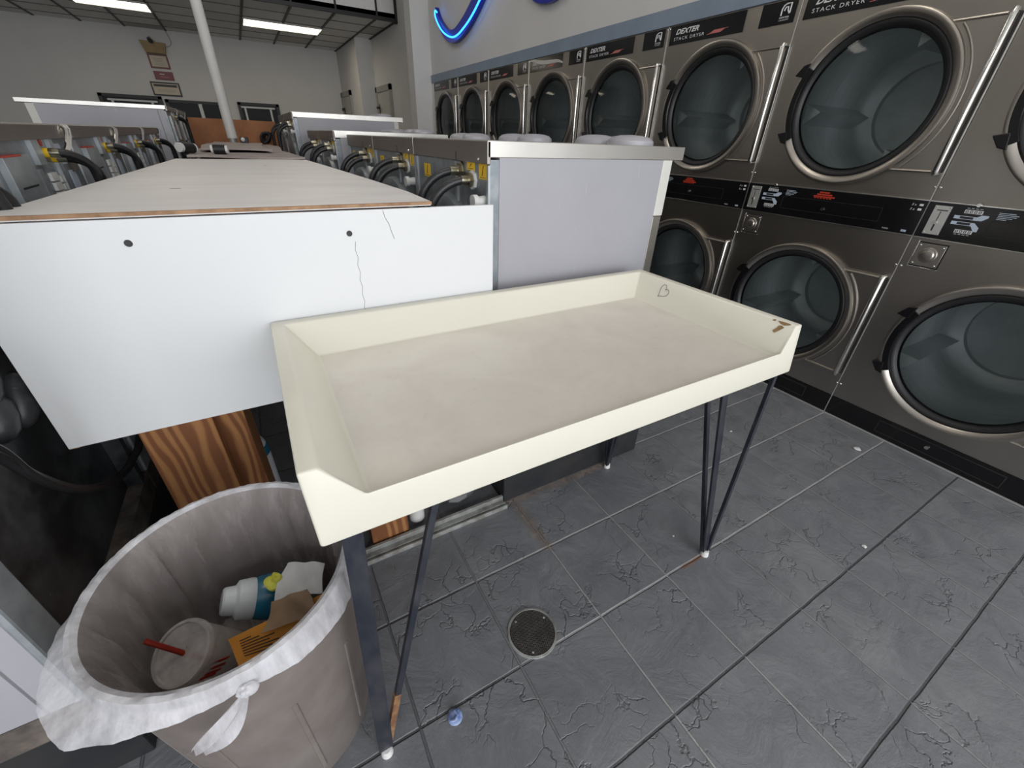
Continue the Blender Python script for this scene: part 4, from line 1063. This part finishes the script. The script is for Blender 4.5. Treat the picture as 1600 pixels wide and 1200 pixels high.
# seam crease inside
# cup with lid and straw, leaning against the liner
t = thing('drink_cup', (-.36, -.14, .30), 'translucent plastic drink cup with a lid and red straw in the bin', 'cup')
ax = Vector((-.36, -.33, .87)).normalized(); cb_ = Vector((-.384, -.136, .448)) - ax * .135; top_ = cb_ + ax * .135
k = MB(); d, x_, y_ = k.frame(ax)
def lathe_dir(mb, prof, c, n=40, mat=None):
    vs = []
    for r, h in prof:
        for i in range(n):
            q = 2 * PI * i / n; vs.append(c + ax * h + r * (cos(q) * x_ + sin(q) * y_))
    mb.add(vs, [(j * n + i, j * n + (i + 1) % n, (j + 1) * n + (i + 1) % n, (j + 1) * n + i) for j in range(len(prof) - 1) for i in range(n)], mat)
lathe_dir(k, [(0, .0), (.040, .0), (.041, .004), (.0555, .130)], cb_); build('cup_body', k, 'cup', t, smooth=True)
k = MB(); lathe_dir(k, [(.0557, .124), (.0585, .126), (.0595, .134), (.057, .139), (.052, .139), (.051, .134), (.012, .134), (.0, .134)], cb_); build('cup_lid', k, 'cup_lid', t, smooth=True)
st0 = top_ + x_ * .0 ; sd = Vector((-.60, .22, .78)).normalized()
k = MB(); k.tube([st0 - sd * .045, st0, st0 + sd * .070], .0048, 10); build('straw', k, 'red_straw', t, smooth=True)
# red mark on the cup side facing the camera
fx = Vector((.35, -.80, .0)); fx = (fx - ax * fx.dot(ax)).normalized(); fy = ax.cross(fx)
for i in range(4):
    c0 = cb_ + ax * (.085) + (fx * cos(-.35 + i * .22) + fy * sin(-.35 + i * .22)) * .0512
    k.flatbar(c0 - ax * .016 + fy * .005, c0 + ax * .016 - fy * .005, .006, .001, fy)
build('cup_print', k, 'print_red', t)
# detergent bottle on its side
t = thing('blue_bottle', (-.25, -.02, .30), 'blue bottle with a white cap lying in the bin', 'bottle')
bd = Vector((-.80, .02, .36)).normalized(); b0 = Vector((-.196, -.035, .362)); k = MB(); _, bx, by = k.frame(bd)
def ldir(mb, prof, c, dd, xx, yy, n=30, sq=1.0):
    vs = []
    for r, h in prof:
        for i in range(n):
            q = 2 * PI * i / n; vs.append(c + dd * h + r * (cos(q) * xx + sq * sin(q) * yy))
    mb.add(vs, [(j * n + i, j * n + (i + 1) % n, (j + 1) * n + (i + 1) % n, (j + 1) * n + i) for j in range(len(prof) - 1) for i in range(n)])
ldir(k, [(0, 0), (.044, .0), (.050, .01), (.050, .060), (.046, .078), (.040, .090), (0, .090)], b0, bd, bx, by); build('bottle_body', k, 'blue_liquid', t, smooth=True)
k = MB(); ldir(k, [(.043, .082), (.044, .092), (.041, .116), (.031, .122), (.029, .142), (.025, .146), (0, .146)], b0, bd, bx, by); build('bottle_cap', k, 'cap_white', t, smooth=True)
# paper rubbish
def paper(pts, n, amp, seed, th=.0012):
    """bilinear crumpled sheet from four corners"""
    rnd = random.Random(seed); a = [rnd.uniform(0, 6) for _ in range(5)]; p = [Vector(q) for q in pts]
    nrm = (p[1] - p[0]).cross(p[3] - p[0]).normalized(); vs = []
    for sgn in (0, 1):
        for j in range(n + 1):
            for i in range(n + 1):
                u, v = i / n, j / n
                q = p[0] * (1 - u) * (1 - v) + p[1] * u * (1 - v) + p[2] * u * v + p[3] * (1 - u) * v
                vs.append(q + nrm * (amp * (sin(5 * u + a[0]) * sin(4 * v + a[1]) + .4 * sin(11 * u + a[2] + 5 * v) ) + sgn * th))
    K = (n + 1) ** 2; fs = []
    for j in range(n):
        for i in range(n):
            q = (j * (n + 1) + i, j * (n + 1) + i + 1, (j + 1) * (n + 1) + i + 1, (j + 1) * (n + 1) + i); fs += [q[::-1], tuple(z + K for z in q)]
    return MB().add(vs, fs), nrm, p
t = thing('orange_envelope', (-.24, -.17, .36), 'orange printed envelope standing in the bin', 'envelope')
ep = [(-.300, -.186, .405), (-.150, -.225, .41), (-.118, -.178, .502), (-.312, -.138, .432)]
mb, nrm, pp = paper(ep, 8, .002, 2); build('envelope_sheet', mb, 'orange_paper', t, smooth=True)
k = MB()
sg = 1 if nrm.z > 0 else -1
for i in range(7):
    v = .25 + .085 * i; u0 = .10; u1 = (.45, .42, .50, .40, .46, .30, .22)[i]
    def at(u, v): return pp[0] * (1 - u) * (1 - v) + pp[1] * u * (1 - v) + pp[2] * u * v + pp[3] * (1 - u) * v + nrm * (.0045 * sg)
    k.add([at(u0, v), at(u1, v), at(u1, v + .03), at(u0, v + .03)], [(0, 1, 2, 3)])
build('printed_line', k, 'print_dark', t)
mb, _, _ = paper([(-.243, -.182, .462), (-.140, -.205, .492), (-.150, -.160, .512), (-.222, -.130, .480)], 12, .006, 6)
tag(build('paper_bag', mb, 'kraft', smooth=True), 'folded brown paper bag leaning on the orange envelope in the bin', 'paper bag')
mb, _, _ = paper([(-.222, -.108, .452), (-.128, -.150, .468), (-.112, -.085, .480), (-.186, -.034, .470)], 14, .009, 8)
tag(build('tissue', mb, 'paper_white', smooth=True), 'crumpled white tissue at the right side of the bin', 'tissue')
k = MB(); blob(k, (-.216, -.066, .462), .017, (1, 1, .8), .5, 14)
tag(build('wrapper', k, 'lime', smooth=True), 'small crumpled lime-yellow wrapper beside the white tissue', 'wrapper')
k = MB(); blob(k, (-.268, -.150, .345), .036, (1.1, 1, .8), .5, 21)
tag(build('brown_crumple', k, 'brown_trash', smooth=True), 'dark crumpled brown paper between the cup and the orange envelope', 'paper')

# ------------------------------------------------------------------ on the floor
t = thing('floor_drain', (.385, -.240, 0), 'round dark cast drain cover set in the tile floor', 'drain')
k = MB(); k.lathe([(.078, .0), (.077, .004), (.071, .005), (.070, .002)], (.385, -.240, 0), 'z', 56); build('drain_ring', k, 'aluminium', t, smooth=True)
k = MB(); k.lathe([(.0705, .002), (.0, .002)], (.385, -.240, 0), 'z', 56, 'black')
R0 = .0685
for ang in (0, 60, 120):
    a = math.radians(ang + 8); d = Vector((cos(a), sin(a), 0)); n2 = Vector((-sin(a), cos(a), 0))
    for i in range(-7, 8):
        s = i * .0093; hl = math.sqrt(max(0, R0 ** 2 - s * s))
        if hl < .008: continue
        c = Vector((.385, -.240, .003)) + n2 * s
        k.flatbar(c - d * hl, c + d * hl, .0022, .0024, n2, 'grate')
M['grate'] = simple('cast_iron', (.10, .092, .082), .6, .2, dirt=(.055, .05, .045), vscale=30)
build('drain_grate', k, None, t)
for a in (120, 240, 20): build('drain_screw', MB().sphere((.385 + .060 * cos(math.radians(a)), -.24 + .060 * sin(math.radians(a)), .0035), .004, (1, 1, .5), 8), 'aluminium', t, smooth=True)
k = MB(); blob(k, (.087, -.327, .006), .018, (1, 1.1, .34), .25, 31); k.tube([(.072, -.333, .012), (.083, -.338, .014), (.094, -.33, .014), (.090, -.318, .014)], .0035, 6)
tag(build('gel_blob', k, 'blue_gel', smooth=True), 'small blue translucent blob on the floor near the front left table leg', 'blob')
for i, (x, y, s, lb) in enumerate(((1.072, .105 - .30, .004, 'tiny white crumb on the tile left of the right front table leg'), (2.36, -.27, .016, 'white paper scrap on the floor against the dryer kick plate'), (1.70, -.59, .008, 'tiny pale scrap on the open tile floor toward the right edge'), (1.9, .14, .006, 'tiny white scrap on the floor near the dryer seam behind the table'))):
    k = MB(); blob(k, (x, y, s * .35), s, (1, 1, .35), .4, 40 + i, 12); tag(build('paper_scrap', k, 'paper_white', smooth=True), lb, 'scrap', 'paper scraps on the floor')

# ------------------------------------------------------------------ light
wd = bpy.data.worlds.new('world'); S.world = wd; wd.use_nodes = True
bg = wd.node_tree.nodes['Background']; bg.inputs[0].default_value = (.80, .88, 1.0, 1); bg.inputs[1].default_value = .6
def area(name, loc, rot, sx, sy, power, col):
    l = bpy.data.lights.new(name, 'AREA'); l.shape = 'RECTANGLE'; l.size = sx; l.size_y = sy; l.energy = power; l.color = col
    o = bpy.data.objects.new(name, l); COL.objects.link(o); o.location = loc; o.rotation_euler = rot; return o
# daylight entering through the three storefront windows
for i, (xa, xb, p) in enumerate(((-5.7, -3.12, 45), (-2.88, -.42, 98), (-.18, 2.5, 142))):
    area('window_daylight', ((xa + xb) / 2, YF - .2, 1.8), (math.radians(90), 0, 0), xb - xa, 3.1, p, (.965, .98, 1.0))
# lit ceiling fixtures over the front of the shop
for i, (x, y) in enumerate(((-3.2, 0.8), (.6, .8), (-3.2, 4.5), (.6, 4.5))):
    area('shop_light', (x, y, ZC - .05), (0, 0, 0), 1.2, .6, 16, (1.0, .93, .82))
for x in (-1.25, 1.05): area('troffer_light', (x, 9.3, 2.87), (0, 0, 0), 1.1, .5, 5, (1.0, .90, .74))

vs_ = S.view_settings
vs_.view_transform = 'Standard'; vs_.look = 'None'; vs_.gamma = 1.0; vs_.use_curve_mapping = False; vs_.exposure = 0.0
S.cycles.max_bounces = 8; S.cycles.transparent_max_bounces = 16; S.cycles.use_denoising = True
S.cycles.sample_clamp_indirect = 6.0
